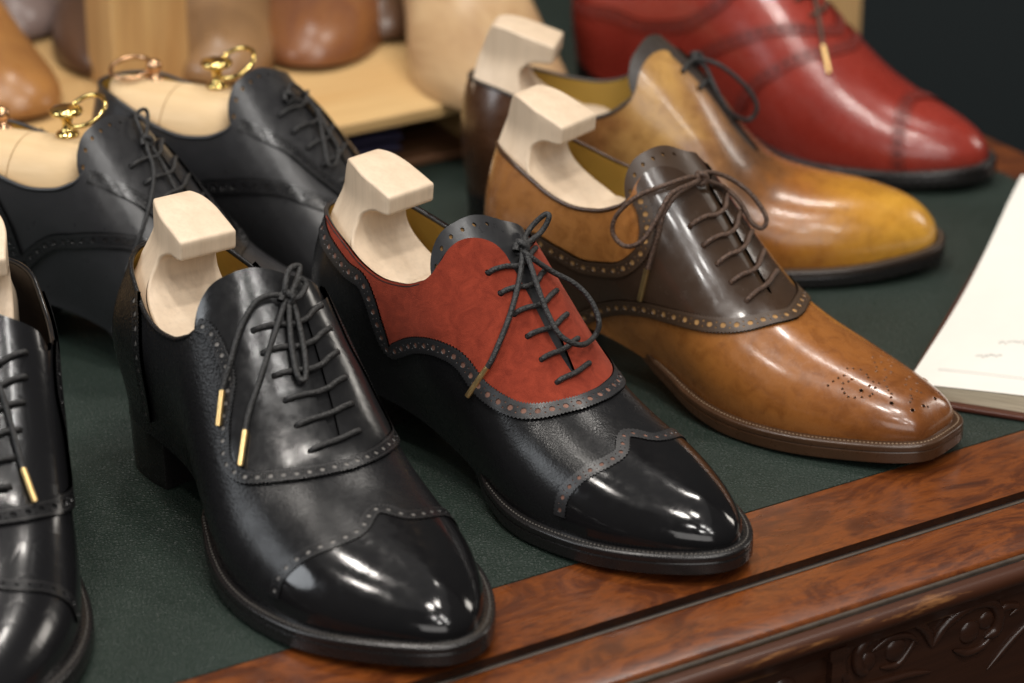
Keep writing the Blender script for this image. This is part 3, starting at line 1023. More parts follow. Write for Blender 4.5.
def cord(name, a, b_):
    m, nt, b = mat(name)
    v = coords(nt)
    f = voro(nt, v, 900)
    nt.links.new(mixc(nt, ramp(nt, f, [(.2, 0.0), (.6, 1.0)]), a, b_), b.inputs['Base Color'])
    b.inputs['Roughness'].default_value = .62
    bump(nt, b, f, .7, .0006)
    return m


M['lace_black'] = cord('waxed_black_cord', (.030, .029, .029), (.012, .012, .012))
M['lace_brown'] = cord('waxed_brown_cord', (.120, .066, .040), (.050, .026, .016))
M['brass_satin'] = plain('brass_tip', (.80, .56, .25), .40, metal=1.0)
M['brass'] = plain('polished_brass', (.80, .60, .22), .12, metal=1.0)
M['copper'] = plain('copper_ring', (.62, .38, .22), .22, metal=1.0)
M['maple'] = wood('pale_maple', (.72, .575, .42), (.62, .48, .34), 'z', 55, .5, dist=1.0, stretch=20, fine=.22)
M['cedar'] = wood('pale_lime_wood', (.70, .52, .30), (.62, .43, .23), 'x', 50, .5, dist=1.0, stretch=8, fine=.15)
M['pine'] = wood('pine_board', (.62, .42, .19), (.52, .31, .12), 'x', 22, .5, dist=1.5, stretch=10, fine=.2)
M['pine_up'] = wood('pine_upright', (.62, .42, .19), (.38, .20, .07), 'z', 30, .5, dist=1.0, stretch=14, fine=.3)


def suede():
    m, nt, b = mat('red_suede')
    v = coords(nt)
    a = noise(nt, v, 105, 7, .72, .8)
    f = noise(nt, v, 2200, 2, .7)
    c = mixc(nt, ramp(nt, a, [(.3, 0.0), (.72, 1.0)]), (.26, .040, .020), (.105, .014, .008))
    c = mixc(nt, math_(nt, 'MULTIPLY', ramp(nt, f, [(.3, 0.0), (.8, 1.0)]), .3), c, (.33, .055, .028))
    nt.links.new(c, b.inputs['Base Color'])
    b.inputs['Roughness'].default_value = .95
    b.inputs['Specular IOR Level'].default_value = .12
    b.inputs['Sheen Weight'].default_value = .35
    b.inputs['Sheen Roughness'].default_value = .45
    b.inputs['Sheen Tint'].default_value = (.75, .25, .18, 1)
    bump(nt, b, f, .5, .0006)
    return m


def patina(name, stops, rough=.24, coat=.35, axis_noise=.018, spec=.5, mottle=.5):
    """hand-coloured calf: the dye changes along the shoe, with cloudy mottling"""
    m, nt, b = mat(name)
    tc = coords(nt)
    sep = nt.nodes.new('ShaderNodeSeparateXYZ')
    nt.links.new(tc, sep.inputs[0])
    n1 = noise(nt, tc, 32, 5, .6, .6)
    x = math_(nt, 'ADD', sep.outputs[0], math_(nt, 'MULTIPLY', math_(nt, 'SUBTRACT', n1, .5), axis_noise * 4))
    c = ramp(nt, math_(nt, 'MULTIPLY', x, 1 / .3), stops)
    n2 = noise(nt, tc, 90, 6, .7, .8)
    c = mixc(nt, math_(nt, 'MULTIPLY', ramp(nt, n2, [(.45, 0.0), (.75, 1.0)]), mottle), c, mixc(nt, 1.0, c, (.45, .36, .30), 'MULTIPLY'))
    nt.links.new(c, b.inputs['Base Color'])
    n3 = noise(nt, tc, 190, 5, .7)
    nt.links.new(ramp(nt, n3, [(.3, rough - .05), (.75, rough + .10)]), b.inputs['Roughness'])
    b.inputs['Coat Weight'].default_value = coat
    b.inputs['Coat Roughness'].default_value = .10
    w = bump(nt, b, noise(nt, tc, 60, 3, .5), .10, .002)
    bump(nt, b, noise(nt, tc, 1300, 3, .6), .07, .0003, w)
    return m


def croc():
    m, nt, b = mat('black_crocodile')
    v = coords(nt, (1, 1.4, 1.4))
    vo = voro(nt, v, 62, 'DISTANCE_TO_EDGE')
    h = ramp(nt, vo, [(0.0, 0.0), (.10, .8), (.4, 1.0)])
    b.inputs['Base Color'].default_value = (.009, .009, .010, 1)
    b.inputs['Roughness'].default_value = .20
    b.inputs['Specular IOR Level'].default_value = .4
    b.inputs['Coat Weight'].default_value = .1
    w = bump(nt, b, h, .10, .0004)
    bump(nt, b, noise(nt, v, 60, 3), .06, .001, w)
    return m


M['suede_red'] = suede()
M['tan_patina'] = patina('tan_patina_calf', [(0.0, (.25, .10, .028)), (.25, (.33, .14, .040)), (.6, (.30, .115, .026)), (.85, (.25, .088, .020)), (1.0, (.15, .050, .014))], .24, .32, mottle=.75)
M['gold_patina'] = patina('golden_patina_calf', [(0.0, (.035, .016, .008)), (.18, (.080, .034, .015)), (.33, (.22, .095, .030)), (.45, (.46, .26, .080)), (.52, (.26, .125, .048)), (.60, (.11, .052, .024)), (.70, (.29, .105, .018)), (.82, (.42, .185, .020)), (.95, (.54, .275, .035))], .27, .18, .016, mottle=.65)
M['croc'] = croc()

# ------------------------------------------------------------------ the shoes
EY5 = [(.1560, .265), (.1665, .255), (.1770, .240), (.1880, .225), (.2000, .210)]
EY6 = [(.1450, .205), (.1550, .200), (.1655, .185), (.1770, .170), (.1895, .155), (.2030, .135)]
WING = [(.2440, 1.0), (.2440, .85), (.2455, .66), (.2520, .46), (.2610, .26), (.2640, .16), (.2630, .10), (.2585, .045), (.2560, .0)]
THIN = dict(width=.0066, pitch=.0060, big=.00118, small=.00045)


def add(key, name, label, **cfg):
    b = B.get(key, {})
    st = [(b[k], {}) for k in b if k[0] in 'leb']
    cfg.setdefault('strands', st)
    if 'knot' in b: cfg.setdefault('knot', b['knot'][0])
    cfg.setdefault('aglets', [b[k] for k in b if k[0] == 'a'])
    return Shoe(key, name, label, cfg).build()


F1 = [(.1302, .447), (.1345, .412), (.1400, .392), (.1490, .382), (.1589, .392), (.1693, .480), (.1811, .544), (.1900, .520), (.1990, .450), (.2105, .275), (.2168, .137), (.2190, .0)]
F0 = [(.1245, .545), (.1310, .505), (.1407, .485), (.1520, .510), (.1589, .610), (.1680, .690), (.1790, .660), (.1902, .575), (.2010, .450), (.2091, .325), (.2160, .190), (.2195, .08), (.2200, .0)]
add('s1', 'oxford_shoe', 'plain black oxford with grained quarters and two brass lace tips hanging, nearest the front edge',
    upper=M['black_grain'], under=M['glint_backing'], tongue=M['black_smooth'], eyelets=EY6,
    panels=[('facing_panel', 'facing', F1, M['black_smooth']), ('toe_cap', 'toe', WING, M['black_mirror'])],
    bands=[(F1[:-1] + [(.2190, .004)], dict(THIN), 'across'), (WING[1:-1] + [(.2560, .003)], dict(THIN, off=.0010, thick=.0010), 'across'),
           ([(.0645, .60), (.0770, .69), (.0790, .82), (.0700, .98)], dict(), 'both')])
F2 = [(.0330, .545), (.0521, .615), (.0684, .662), (.0821, .680), (.0905, .731), (.0960, .800), (.1010, .862), (.1100, .835), (.1257, .758), (.1459, .656), (.1600, .598), (.1785, .570), (.1993, .456), (.2130, .294), (.2210, .110), (.2222, .0)]
add('s2', 'oxford_shoe', 'black grained oxford with red suede upper panel and one long lace loop',
    upper=M['black_fine'], tongue=M['black_satin'], tongue_holes=True, eyelets=EY6,
    panels=[('suede_panel', 'facing', F2, M['suede_red']), ('toe_cap', 'toe', WING, M['black_mirror'])],
    bands=[(F2[:-1] + [(.2222, .004)], dict(), 'across'), (WING[1:-1] + [(.2560, .003)], dict(THIN, off=.0010, thick=.0010), 'across')], trim=M['black_satin'], binding=M['black_satin'], under=M['pink_backing'], welt_from=.166)
U3 = [(.1330, .420), (.1400, .440), (.1455, .512), (.1444, .619), (.1320, .745), (.1080, .828), (.0873, .815), (.0728, .794), (.0520, .800), (.0340, .870), (.0270, 1.02)]
D3 = [(.0980, 1.01), (.1148, .945), (.1300, .885), (.1496, .806), (.1732, .690), (.1968, .519), (.2132, .319), (.2215, .100), (.2228, .0)]


def s3_panel():
    return None


s3 = add('s3', 'oxford_shoe', 'tan square-toed oxford with glossy dark brown lacing panel and brown laces',
         upper=M['tan_patina'], tongue=M['brown_trim'], tongue_holes=True, eyelets=EY5, lace_mat=M['lace_brown'],
         bands=[(U3[:-1], dict(), 'both'), (D3[:-1] + [(.2228, .004)], dict(), 'across')], trim=M['brown_trim'], thread=M['thread_brown'],
         under=M['tan_suede'], binding=M['edge_brown'], welt_mat=M['edge_brown'], sole_mat=M['edge_brown'], welt_thread=M['thread_tan'], lace_r=.0013, slant=-.0032, gap=[(.139, .072), (.150, .072), (.165, .066), (.185, .050), (.200, .022), (.2045, .006)])
# the brown saddle: between the two broguing lines, from the facing to the feather edge
L3 = s3.L
for_edge = s3.edge_path(.86, -.008)
i0 = int(np.argmin(np.hypot(for_edge[:len(for_edge) // 2, 0] - U3[0][0], (for_edge[:len(for_edge) // 2, 1] + U3[0][1]) * TS)))
up = for_edge[i0:len(for_edge) - i0]
uc, dc = catmull(U3, n=6), catmull(D3, n=6)
right = np.concatenate([uc * (1, -1), dc * (1, -1)])
left = np.concatenate([dc[::-1], uc[::-1]])
holes3 = [np.stack([a - sg * .0032 + .0015 * np.cos(np.arange(9) * .698), sg * q * 1.03 + .0015 / TS * np.sin(np.arange(9) * .698)], 1) for a, q in EY5 for sg in (-1, 1)]
piece('lacing_panel', L3, np.concatenate([right, left[1:], up[::-1]]), .0008, .0014, M['brown_polish'], s3.root, holes3)
# punched medallion on the toe
mb = MB()


def punch(mb, L, s, t, r):
    p = L.P(s, t); n = L.N(s, t)
    u = np.cross(n, [0, 1, .1]); u /= np.linalg.norm(u); w = np.cross(n, u)
    a = np.linspace(0, 2 * math.pi, 10, endpoint=False)
    o = [p + n * .00012 + (u * math.cos(q) + w * math.sin(q)) * r for q in a]
    rim = [p + n * .00030 + (u * math.cos(q) + w * math.sin(q)) * r * 1.35 for q in a]
    out = [p - n * .00005 + (u * math.cos(q) + w * math.sin(q)) * r * 1.6 for q in a]
    mb.add(o + rim + out, [tuple(range(10))], None, 2 if r < .00045 else 1)
    k = len(mb.v) - 30
    for i in range(10):
        j = (i + 1) % 10
        mb.f.append((k + i, k + j, k + 10 + j, k + 10 + i)); mb.mi.append(0)
        mb.f.append((k + 10 + i, k + 10 + j, k + 20 + j, k + 20 + i)); mb.mi.append(0)


MED = [
       (0.2716, -0.419, 0.00052), (0.2736, -0.356, 0.00052), (0.2756, -0.3, 0.00052), (0.2782, -0.244, 0.00052), (0.2775, -0.15, 0.00052), (0.2808, -0.119, 0.00052), (0.2854, -0.087, 0.00052),
       (0.2802, -0.394, 0.00052), (0.2795, -0.331, 0.00052), (0.2821, -0.287, 0.00052), (0.2835, -0.244, 0.00052), (0.2815, 0.1, 0.00052), (0.2874, 0.044, 0.00052), (0.292, 0.012, 0.00052),
       (0.2946, -0.012, 0.00052), (0.2966, 0.038, 0.00052), (0.2887, 0.1, 0.00052), (0.2815, 0.2, 0.00052), (0.2762, 0.312, 0.00052), (0.2861, 0.213, 0.00052), (0.294, 0.137, 0.00052),
       (0.2894, 0.225, 0.00052), (0.3005, -0.131, 0.00052), (0.3031, -0.062, 0.00052), (0.3031, -0.019, 0.00052), (0.3005, 0.05, 0.00052), (0.2966, -0.15, 0.00052), (0.2953, -0.219, 0.00052),
       (0.2926, -0.131, 0.00052), (0.2907, -0.106, 0.00052), (0.2992, -0.212, 0.00052), (0.3064, -0.125, 0.00052), (0.3077, -0.162, 0.00052), (0.3104, -0.188, 0.00052), (0.3104, -0.244, 0.00052),
       (0.2985, -0.306, 0.00052), (0.2972, -0.344, 0.00052), (0.2926, -0.4, 0.00052), (0.2887, -0.438, 0.00052), (0.2848, -0.456, 0.00052), (0.2821, -0.431, 0.00052), (0.3176, 0.006, 0.00052),
       (0.3241, 0, 0.00052), (0.33, 0.019, 0.00052), (0.3346, 0.075, 0.00052), (0.3248, -0.094, 0.00052), (0.3254, -0.144, 0.00052), (0.3235, -0.206, 0.00052), (0.311, 0.081, 0.00052),
       (0.3077, 0.156, 0.00052), (0.3163, 0.137, 0.00052), (0.3386, -0.35, 0.00055), (0.2913, -0.325, 0.001), (0.311, -0.325, 0.001), (0.3241, -0.344, 0.001), (0.3228, 0.369, 0.001),
       (0.3038, 0.469, 0.001),
       (.335, -.30, .0009), (.333, .30, .0009)]
for a, q, r in MED: punch(mb, L3, a, q, r)
mb.build('toe_medallion', [M['tan_patina'], M['brown_trim'], M['tan_suede']], s3.root)

add('s5', 'derby_shoe', 'golden brown wholecut derby with smooth chiselled toe and dark grey tongue',
    upper=M['gold_patina'], tongue=M['grey_tongue'], eyelets=[], welt_mat=M['edge_dark'], welt_thread=M['thread_tan'], binding=M['grey_tongue'],
    lining=M['lining'], gap=[(.139, .120), (.150, .120), (.165, .110), (.185, .085), (.200, .05), (.2045, .006)],
    seams=[([(.178, .300), (.188, .310), (.197, .320), (.2020, .300), (.2040, .220), (.2050, .160)], .0002)], thread=M['thread_brown'])
B6 = [(.030, .74), (.0472, .756), (.0688, .762), (.0924, .787), (.1238, .731), (.1468, .569), (.1560, .42)]
C6 = [(.112, 1.0), (.128, .88), (.150, .738), (.171, .600), (.190, .440), (.205, .290), (.216, .130), (.2200, .004)]
D6 = [(.170, .93), (.1841, .770), (.2011, .600), (.2190, .360), (.230, .160), (.2325, .004)]
E6 = [(.2940, .98), (.2930, .613), (.2918, .212), (.2910, .004)]
add('s6', 'oxford_shoe', 'deep red full brogue oxford with black sole at the back of the desk',
    upper=M['oxblood'], tongue=M['oxblood_dark'], eyelets=EY6, trim=M['oxblood_trim'], under=M['dark_backing'], thread=M['thread_red'], lace_mat=M['lace_brown'],
    bands=[(B6, dict(off=.0012, thick=.0012), 'both'), (C6, dict(off=.0012, thick=.0012), 'across'), (D6, dict(off=.0012, thick=.0012), 'across'), (E6, dict(off=.0012, thick=.0012), 'across')])
B7 = [(.080, .99), (.0904, .906), (.1088, .819), (.1291, .738), (.1500, .62), (.1677, .50), (.190, .36), (.205, .22), (.2110, .004)]
F7 = [(.1330, .45), (.1376, .42), (.1481, .37), (.1612, .30), (.180, .24), (.198, .17)]
for key, lab, ey in (('s7', 'black brogue oxford with thin laces behind the plain black one', EY6), ('s8', 'black brogue oxford with a wooden tree beside the pine riser', EY6)):
    add(key, 'oxford_shoe', lab, upper=M['black_satin'], under=M['edge_black'], eyelets=ey, tongue_holes=True, trim=M['black_smooth'],
        bands=[(B7, dict(), 'across'), (F7, dict(THIN), 'both'), ([(.060, .60), (.072, .70), (.082, .80), (.086, .93)], dict(), 'both')], lace_r=.0011)
add('s0', 'oxford_shoe', 'glossy black brogue oxford cut off by the left edge of the photo',
    upper=M['croc'], lining=M['grey_tongue'], eyelets=EY6, trim=M['black_smooth'],
    bands=[(F0[:-1] + [(.2200, .004)], dict(), 'across'), (WING[1:-1] + [(.2560, .003)], dict(THIN, off=.0010, thick=.0010), 'across'), ([(.050, .60), (.060, .72), (.066, .85), (.066, .97)], dict(), 'both')])

# trees
handle_tree('s1', 'hooked wooden tree handle in the plain black shoe', dx=.002)
handle_tree('s2', 'hooked wooden tree handle in the black and red suede shoe', dx=.002)
handle_tree('s3', 'hooked wooden tree handle in the tan and brown shoe', dx=-.004)
handle_tree('s5', 'hooked wooden tree handle in the golden brown shoe', dx=-.003, dz=-.006)
handle_tree('s0', 'wooden tree in the glossy black shoe at the left edge')
K = [('copper', 'stud', (.044, .006, .1138), 0, 0), ('copper', 'ring', (.0300, .003, .1200), .25, .1), ('brass', 'knob', (.088, .004, .1165), 0, 0), ('brass', 'ring', (.0995, .006, .1320), .55, -.35)]
full_tree('s7', 'pale wooden tree with copper and brass rings in the shoe nearest the left edge', None, K)
full_tree('s8', 'pale wooden tree with brass knob in the black shoe before the pine post', None, K)
# ------------------------------------------------------------------ desk (local frame: x along the front edge, y away from the viewer)
M['green'] = None


def green_leather():
    m, nt, b = mat('green_desk_leather')
    v = coords(nt)
    n1 = noise(nt, v, 9, 6, .6)
    c = mixc(nt, ramp(nt, n1, [(.3, 0.0), (.7, 1.0)]), (.0125, .0215, .0165), (.0200, .0310, .0245))
    n2 = noise(nt, coords(nt, (.25, 1, 1), (0, 0, .5)), 260, 4, .7)
    c = mixc(nt, math_(nt, 'MULTIPLY', ramp(nt, n2, [(.5, 0.0), (.8, 1.0)]), .4), c, (.020, .031, .025))
    nt.links.new(c, b.inputs['Base Color'])
    nt.links.new(ramp(nt, n1, [(.3, .40), (.7, .55)]), b.inputs['Roughness'])
    b.inputs['Specular IOR Level'].default_value = .3
    vo = voro(nt, v, 560, 'DISTANCE_TO_EDGE')
    w = bump(nt, b, ramp(nt, vo, [(0, 0.0), (.4, 1.0)]), .75, .0006)
    bump(nt, b, noise(nt, coords(nt, (.3, 1, 1), (0, 0, .5)), 60, 4, .6), .12, .002, w)
    return m


def burl():
    m, nt, b = mat('walnut_veneer')
    v = coords(nt, (.40, 1, 1), (0, 0, .25))
    a = noise(nt, v, 30, 9, .72, 3.0)
    f = noise(nt, coords(nt, (.15, 1, 1)), 420, 3, .7)
    c = ramp(nt, a, [(.28, (.040, .011, .004)), (.44, (.080, .020, .005)), (.58, (.172, .046, .0085)), (.70, (.048, .013, .004)), (.85, (.130, .038, .008))])
    c = mixc(nt, math_(nt, 'MULTIPLY', ramp(nt, f, [(.5, 0.0), (.75, 1.0)]), .45), c, (.045, .014, .006))
    nt.links.new(c, b.inputs['Base Color'])
    nt.links.new(ramp(nt, f, [(.3, .26), (.7, .36)]), b.inputs['Roughness'])
    b.inputs['Coat Weight'].default_value = .25
    b.inputs['Coat Roughness'].default_value = .18
    bump(nt, b, f, .15, .0003)
    return m


def worn():
    m, nt, b = mat('worn_dark_moulding')
    v = coords(nt, (.2, 1, 1))
    a = noise(nt, v, 70, 6, .7, .5)
    c = mixc(nt, ramp(nt, a, [(.57, 0.0), (.64, 1.0)]), (.050, .016, .007), (.20, .085, .028))
    nt.links.new(c, b.inputs['Base Color'])
    b.inputs['Roughness'].default_value = .35
    return m


M['green'], M['burl'], M['worn'] = green_leather(), burl(), worn()
M['bead'] = plain('dusty_bead', (.060, .043, .030), .5, var=.5, vscale=90)
M['carved'] = wood('dark_carved_walnut', (.050, .019, .010), (.030, .012, .007), 'x', 30, .30, fine=.3)
M['groove'] = plain('dark_groove', (.012, .006, .004), .7)

desk = tag(empty('desk', (0, EDGE['e0'], 0), EDGE['th']), 'antique walnut desk with green leather top and carved apron under the shoes', 'desk')
X0, X1, Y1 = -1.0, .555, .95
mb = MB(); mb.box((X0, 0, -.012), (X1, Y1, 0)); mb.build('leather_top', M['green'], desk, smooth=False)
mb = MB(); mb.box((X0, -.0535, -.014), (X1 + .036, -.0003, -.0004)); mb.build('front_border', M['burl'], desk, smooth=False)
mb = MB(); mb.box((X1 + .0003, .0002, -.014), (X1 + .036, Y1 + .03, -.0004)); mb.build('side_border', M['burl'], desk, smooth=False)


def rail(name, prof, m, x0=X0, x1=X1 + .05, smooth=True, angle=40):
    mb = MB()
    n = len(prof)
    v = [(x0, y, z) for y, z in prof] + [(x1, y, z) for y, z in prof]
    mb.add(v, [(i, n + i, n + i + 1, i + 1) for i in range(n - 1)])
    return mb.build(name, m, desk, smooth=smooth, angle=angle)


arc_ = lambda cy, cz, r, a0, a1, k=8: [(cy + r * math.cos(q), cz + r * math.sin(q)) for q in np.linspace(a0, a1, k)]
rail('groove', [(-.0535, -.0006), (-.0535, -.0045), (-.0610, -.0045), (-.0610, -.0016)], M['groove'], smooth=False)
rail('bead', arc_(-.0590, -.0034, .0016, 0, math.pi), M['bead'])
rail('edge_strip', [(-.0612, -.0060)] + [(-.0612, -.0020), (-.0622, -.0010), (-.0640, -.0008), (-.0800, -.0012), (-.0960, -.0030), (-.0975, -.0038), (-.0978, -.0060)], M['burl'], angle=60)
rail('lower_bead', arc_(-.1000, -.0052, .0014, -.2, math.pi + .2), M['bead'])
rail('worn_edge', [(-.1015, -.0060), (-.1050, -.0064)] + arc_(-.1050, -.0110, .0046, math.pi / 2, math.pi * 1.25, 9) + [(-.1060, -.0165), (-.1020, -.0200), (-.0985, -.0260)], M['worn'], angle=50)
mb = MB(); mb.box((X0, -.0960, -.19), (X1 + .04, -.0900, -.0200)); apron = mb.build('carved_apron', M['carved'], desk, smooth=False)

# carved scrolls on the apron
YA = -.0960


def scroll(pts, r0, r1, n=8, depth=.6):
    p = catmull(pts, n=n)
    r = np.linspace(r0, r1, len(p)) * 2.1 * np.clip(np.minimum(np.arange(len(p)) + .15, np.arange(len(p))[::-1] + .15) / 6, 0, 1) ** .5
    m = MB()
    m.tube(np.stack([p[:, 0], np.full(len(p), YA - .0005), p[:, 1]], 1), r, 10)
    return m


def boss(x, z, r):
    m = MB()
    q = np.linspace(0, math.pi / 2, 8)
    m.lathe([(r * math.cos(a), r * .45 * math.sin(a)) for a in q], 20, (x, YA + .0005, z), [(1, 0, 0), (0, 0, 1), (0, -1, 0)])
    return m


for pts, r0, r1 in [
    ([(.1404, -.0440), (.1345, -.0400), (.1335, -.0310), (.1400, -.0235), (.1510, -.0205), (.1640, -.0225), (.1745, -.0310), (.1795, -.0420)], .0016, .0013),
    ([(.1795, -.0420), (.1850, -.0330), (.1950, -.0275), (.2060, -.0255), (.2160, -.0285), (.2205, -.0360), (.2190, -.0440), (.2130, -.0470)], .0013, .0016),
    ([(.1420, -.0330), (.1520, -.0290), (.1640, -.0310), (.1710, -.0370)], .0009, .0007),
    ([(.1480, -.0440), (.1580, -.0450), (.1650, -.0390), (.1690, -.0330)], .0010, .0006),
    ([(.1930, -.0480), (.2020, -.0520), (.2120, -.0510), (.2190, -.0450)], .0012, .0007),
    ([(.2210, -.0340), (.2260, -.0330), (.2330, -.0355), (.2280, -.0390)], .0012, .0006),
    ([(.2160, -.0660), (.2270, -.0560), (.2400, -.0470), (.2560, -.0380)], .0009, .0009),
    ([(.0600, -.0262), (.0750, -.0256), (.0950, -.0248), (.1140, -.0240)], .0008, .0008),
    ([(.1300, -.0500), (.1450, -.0520), (.1650, -.0530), (.1800, -.0560)], .0012, .0008),
    ([(.0780, -.0235), (.0800, -.0190), (.0860, -.0180), (.0890, -.0230)], .0010, .0010)]:
    scroll(pts, r0, r1).build('carved_scroll', M['carved'], apron)
for x, z, r in [(.1400, -.0385, .0052), (.2135, -.0375, .0048), (.0835, -.0215, .0040), (.1570, -.0370, .0060), (.2030, -.0410, .0060), (.0900, -.0400, .0080)]:
    boss(x, z, r * 1.1).build('carved_boss', M['carved'], apron)
mb = MB(); mb.box((.1130, YA - .0060, -.0275), (.1230, YA + .001, -.0215)); mb.box((.1155, YA - .0045, -.0500), (.1215, YA + .001, -.0277)); mb.build('carved_block', M['carved'], apron, smooth=False)
for x in (.1128, .1168, .1208):
    mb = MB(); mb.box((x, YA - .0062, -.0700), (x + .003, YA - .0044, -.0420)); mb.build('carved_flute', M['carved'], apron, smooth=False)
for k in range(6):
    off = -.06 - k * .15
    for pts, r0, r1 in [([(.19 + off, -.0440), (.1845 + off, -.0400), (.1835 + off, -.0310), (.1900 + off, -.0235), (.2010 + off, -.0205), (.2140 + off, -.0225)], .0016, .0013)]:
        scroll(pts, r0, r1).build('carved_scroll', M['carved'], apron)

# ------------------------------------------------------------------ notebook
M['paper'] = plain('ivory_paper', (.74, .72, .66), .75, var=.04, vscale=40)
M['page_edge'] = None


def page_edges():
    m, nt, b = mat('page_edges')
    v = coords(nt, (.02, .02, 1))
    a = noise(nt, v, 1500, 2, .8)
    nt.links.new(mixc(nt, ramp(nt, a, [(.35, 0.0), (.65, 1.0)]), (.72, .64, .48), (.50, .42, .29)), b.inputs['Base Color'])
    b.inputs['Roughness'].default_value = .8
    return m


M['page_edge'] = page_edges()
M['cover'] = leather('brown_book_cover', (.085, .022, .012), (.06, .016, .009), .35)
M['pencil'] = plain('pencil_grey', (.52, .50, .48), .8)
c0 = np.array([.2123, 1.3700]); ca = np.array([.3236, 1.6614]); cb = np.array([.2667, 1.3183])
ua = (ca - c0) / np.linalg.norm(ca - c0)
ub = np.array([ua[1], -ua[0]])
book = tag(empty('open_notebook', (c0[0], c0[1], 0), math.atan2(ub[1], ub[0])), 'open notebook with blank ivory pages and brown cover at the right edge', 'notebook')
PL, PW = .300, .200      # page length (local y) and width (local x)
mb = MB(); mb.box((-.004, -.004, .0004), (PW * 2 + .004, PL + .004, .0034)); cv = mb.build('cover', M['cover'], book, smooth=False)
bv = cv.modifiers.new('round', 'BEVEL'); bv.width = .0012; bv.segments = 3


def page_z(u, v):        # u across from the fore edge to the spine, v along
    return .0108 + .004 * math.sin(math.pi * min(1, u / PW) * .9) + .012 * max(0, (v - .10) / .20) ** 1.6 * (1 - .5 * u / PW)


us, vs = np.linspace(0, PW, 16), np.linspace(0, PL, 22)
mb = MB()
V = [(u + .002 * math.sin(math.pi * min(1, v / .26)) * (1 - u / PW), v, page_z(u, v)) for u in us for j, v in enumerate(vs)]
mb.add(V, [(i * 22 + j, (i + 1) * 22 + j, (i + 1) * 22 + j + 1, i * 22 + j + 1) for i in range(15) for j in range(21)])
mb.build('page', M['paper'], book)
mb = MB()
lo = .0036
for edge in ([(u, .0004) for u in us], [(.0006 + .002 * math.sin(math.pi * min(1, v / .26)), v) for v in vs], [(u, PL - .0004) for u in us]):
    n = len(edge)
    mb.add([(u, v, page_z(u, v) - .0004) for u, v in edge] + [(u + .001, v + .0005, lo) for u, v in edge], [(i, i + 1, n + i + 1, n + i) for i in range(n - 1)])
mb.build('page_block', M['page_edge'], book)
mb = MB()
V = [(PW + .0005 + u, v, page_z(PW - u, v)) for u in us for v in vs]
mb.add(V, [(i * 22 + j, (i + 1) * 22 + j, (i + 1) * 22 + j + 1, i * 22 + j + 1) for i in range(15) for j in range(21)])
mb.build('page', M['paper'], book)
mb = MB()
for v0, u0, u1 in [(.020, .012, .19), (.0225, .012, .19)]:
    mb.tube([(u, v0 + .0004 * math.sin(u * 60), page_z(u, v0) + .0001) for u in np.linspace(u0, u1, 30)], .00018, 5)
rr_ = random.Random(3)
for (u0, v0, n, st) in [(.028, .045, 5, .0028), (.036, .066, 7, .0032), (.060, .160, 4, .003)]:
    p = []
    for i in range(n * 4):
        u = u0 + i * st / 4; v = v0 + rr_.uniform(-.0028, .0028) + .2 * (u - u0)
        p.append((u, v, page_z(u, v) + .0002))
    mb.tube(catmull(p, n=3), .00022, 5)
mb.build('pencil_line', M['pencil'], book)

# ------------------------------------------------------------------ pine riser with wooden lasts behind the shoes
ZR = .0436


def on_desk(a, k, z=0.0):
    th = EDGE['th']
    return (a * math.cos(th) - k * math.sin(th), EDGE['e0'] + a * math.sin(th) + k * math.cos(th), z)


riser = tag(empty('display_riser', on_desk(0, (.495)), EDGE['th']), 'low open fronted pine riser board at the back of the desk', 'riser')
def bev(o, w=.0015):
    b = o.modifiers.new('round', 'BEVEL'); b.width = w; b.segments = 3; return o


mb = MB(); mb.box((-.75, 0, ZR - .0085), (.30, .62, ZR)); bev(mb.build('top_board', M['pine'], riser, smooth=False))
mb = MB(); mb.box((-.75, .010, .0004), (.30, .62, .006)); bev(mb.build('base_board', wood('brown_base_board', (.16, .075, .035), (.11, .05, .024), 'x', 30), riser, smooth=False))
for x in (-.74, .280):
    mb = MB(); mb.box((x, .012, .0062), (x + .012, .615, ZR - .0087)); mb.build('support', M['pine'], riser, smooth=False)
for x, y in ((.268, .045), (.291, .095)):
    mb = MB(); mb.tube([(x - .001, y, ZR + .0062), (x + .002, y, ZR + .0062), (x + .030, y + .004, ZR + .0072), (x + .033, y + .004, ZR + .0072)], np.array([.0045, .0060, .0060, .0045]), 14)
    mb.build('peg', plain('dark_grey_peg', (.075, .062, .052), .5), riser)
# folded cloths in the gap
for (x, y, ln, col, lab, cat) in [(.2000, .050, .060, (.055, .050, .11), 'folded dark violet cloth in the gap under the pine riser', 'cloth'), (.120, .045, .075, (.27, .21, .23), 'folded pale mauve cloth in the gap under the pine riser', 'cloth')]:
    c = tag(empty('folded_cloth', on_desk(x, .495 + y, .0062), EDGE['th']), lab, cat)
    m_ = plain('cloth', col, .9, var=.3, vscale=40)
    for q in range(3):
        mb = MB()
        n = 24
        prof = [(.001 + .030 * abs(math.cos(t_)) ** .5 * (1 if math.cos(t_) > 0 else -1), .0042 + .0040 * math.sin(t_)) for t_ in np.linspace(0, 2 * math.pi, n, endpoint=False)]
        xs = np.linspace(-ln / 2, ln / 2, 10)
        v = [(xx, p_ + .002 * math.sin(xx * 90 + q), z_ * (1 + .05 * math.sin(xx * 120)) + q * .0083) for xx in xs for p_, z_ in prof]
        mb.add(v, [(i * n + j, (i + 1) * n + j, (i + 1) * n + (j + 1) % n, i * n + (j + 1) % n) for i in range(9) for j in range(n)])
        mb.add(v[:n], [tuple(range(n))]); mb.add(v[-n:], [tuple(range(n))])
        mb.build('fold', m_, c)

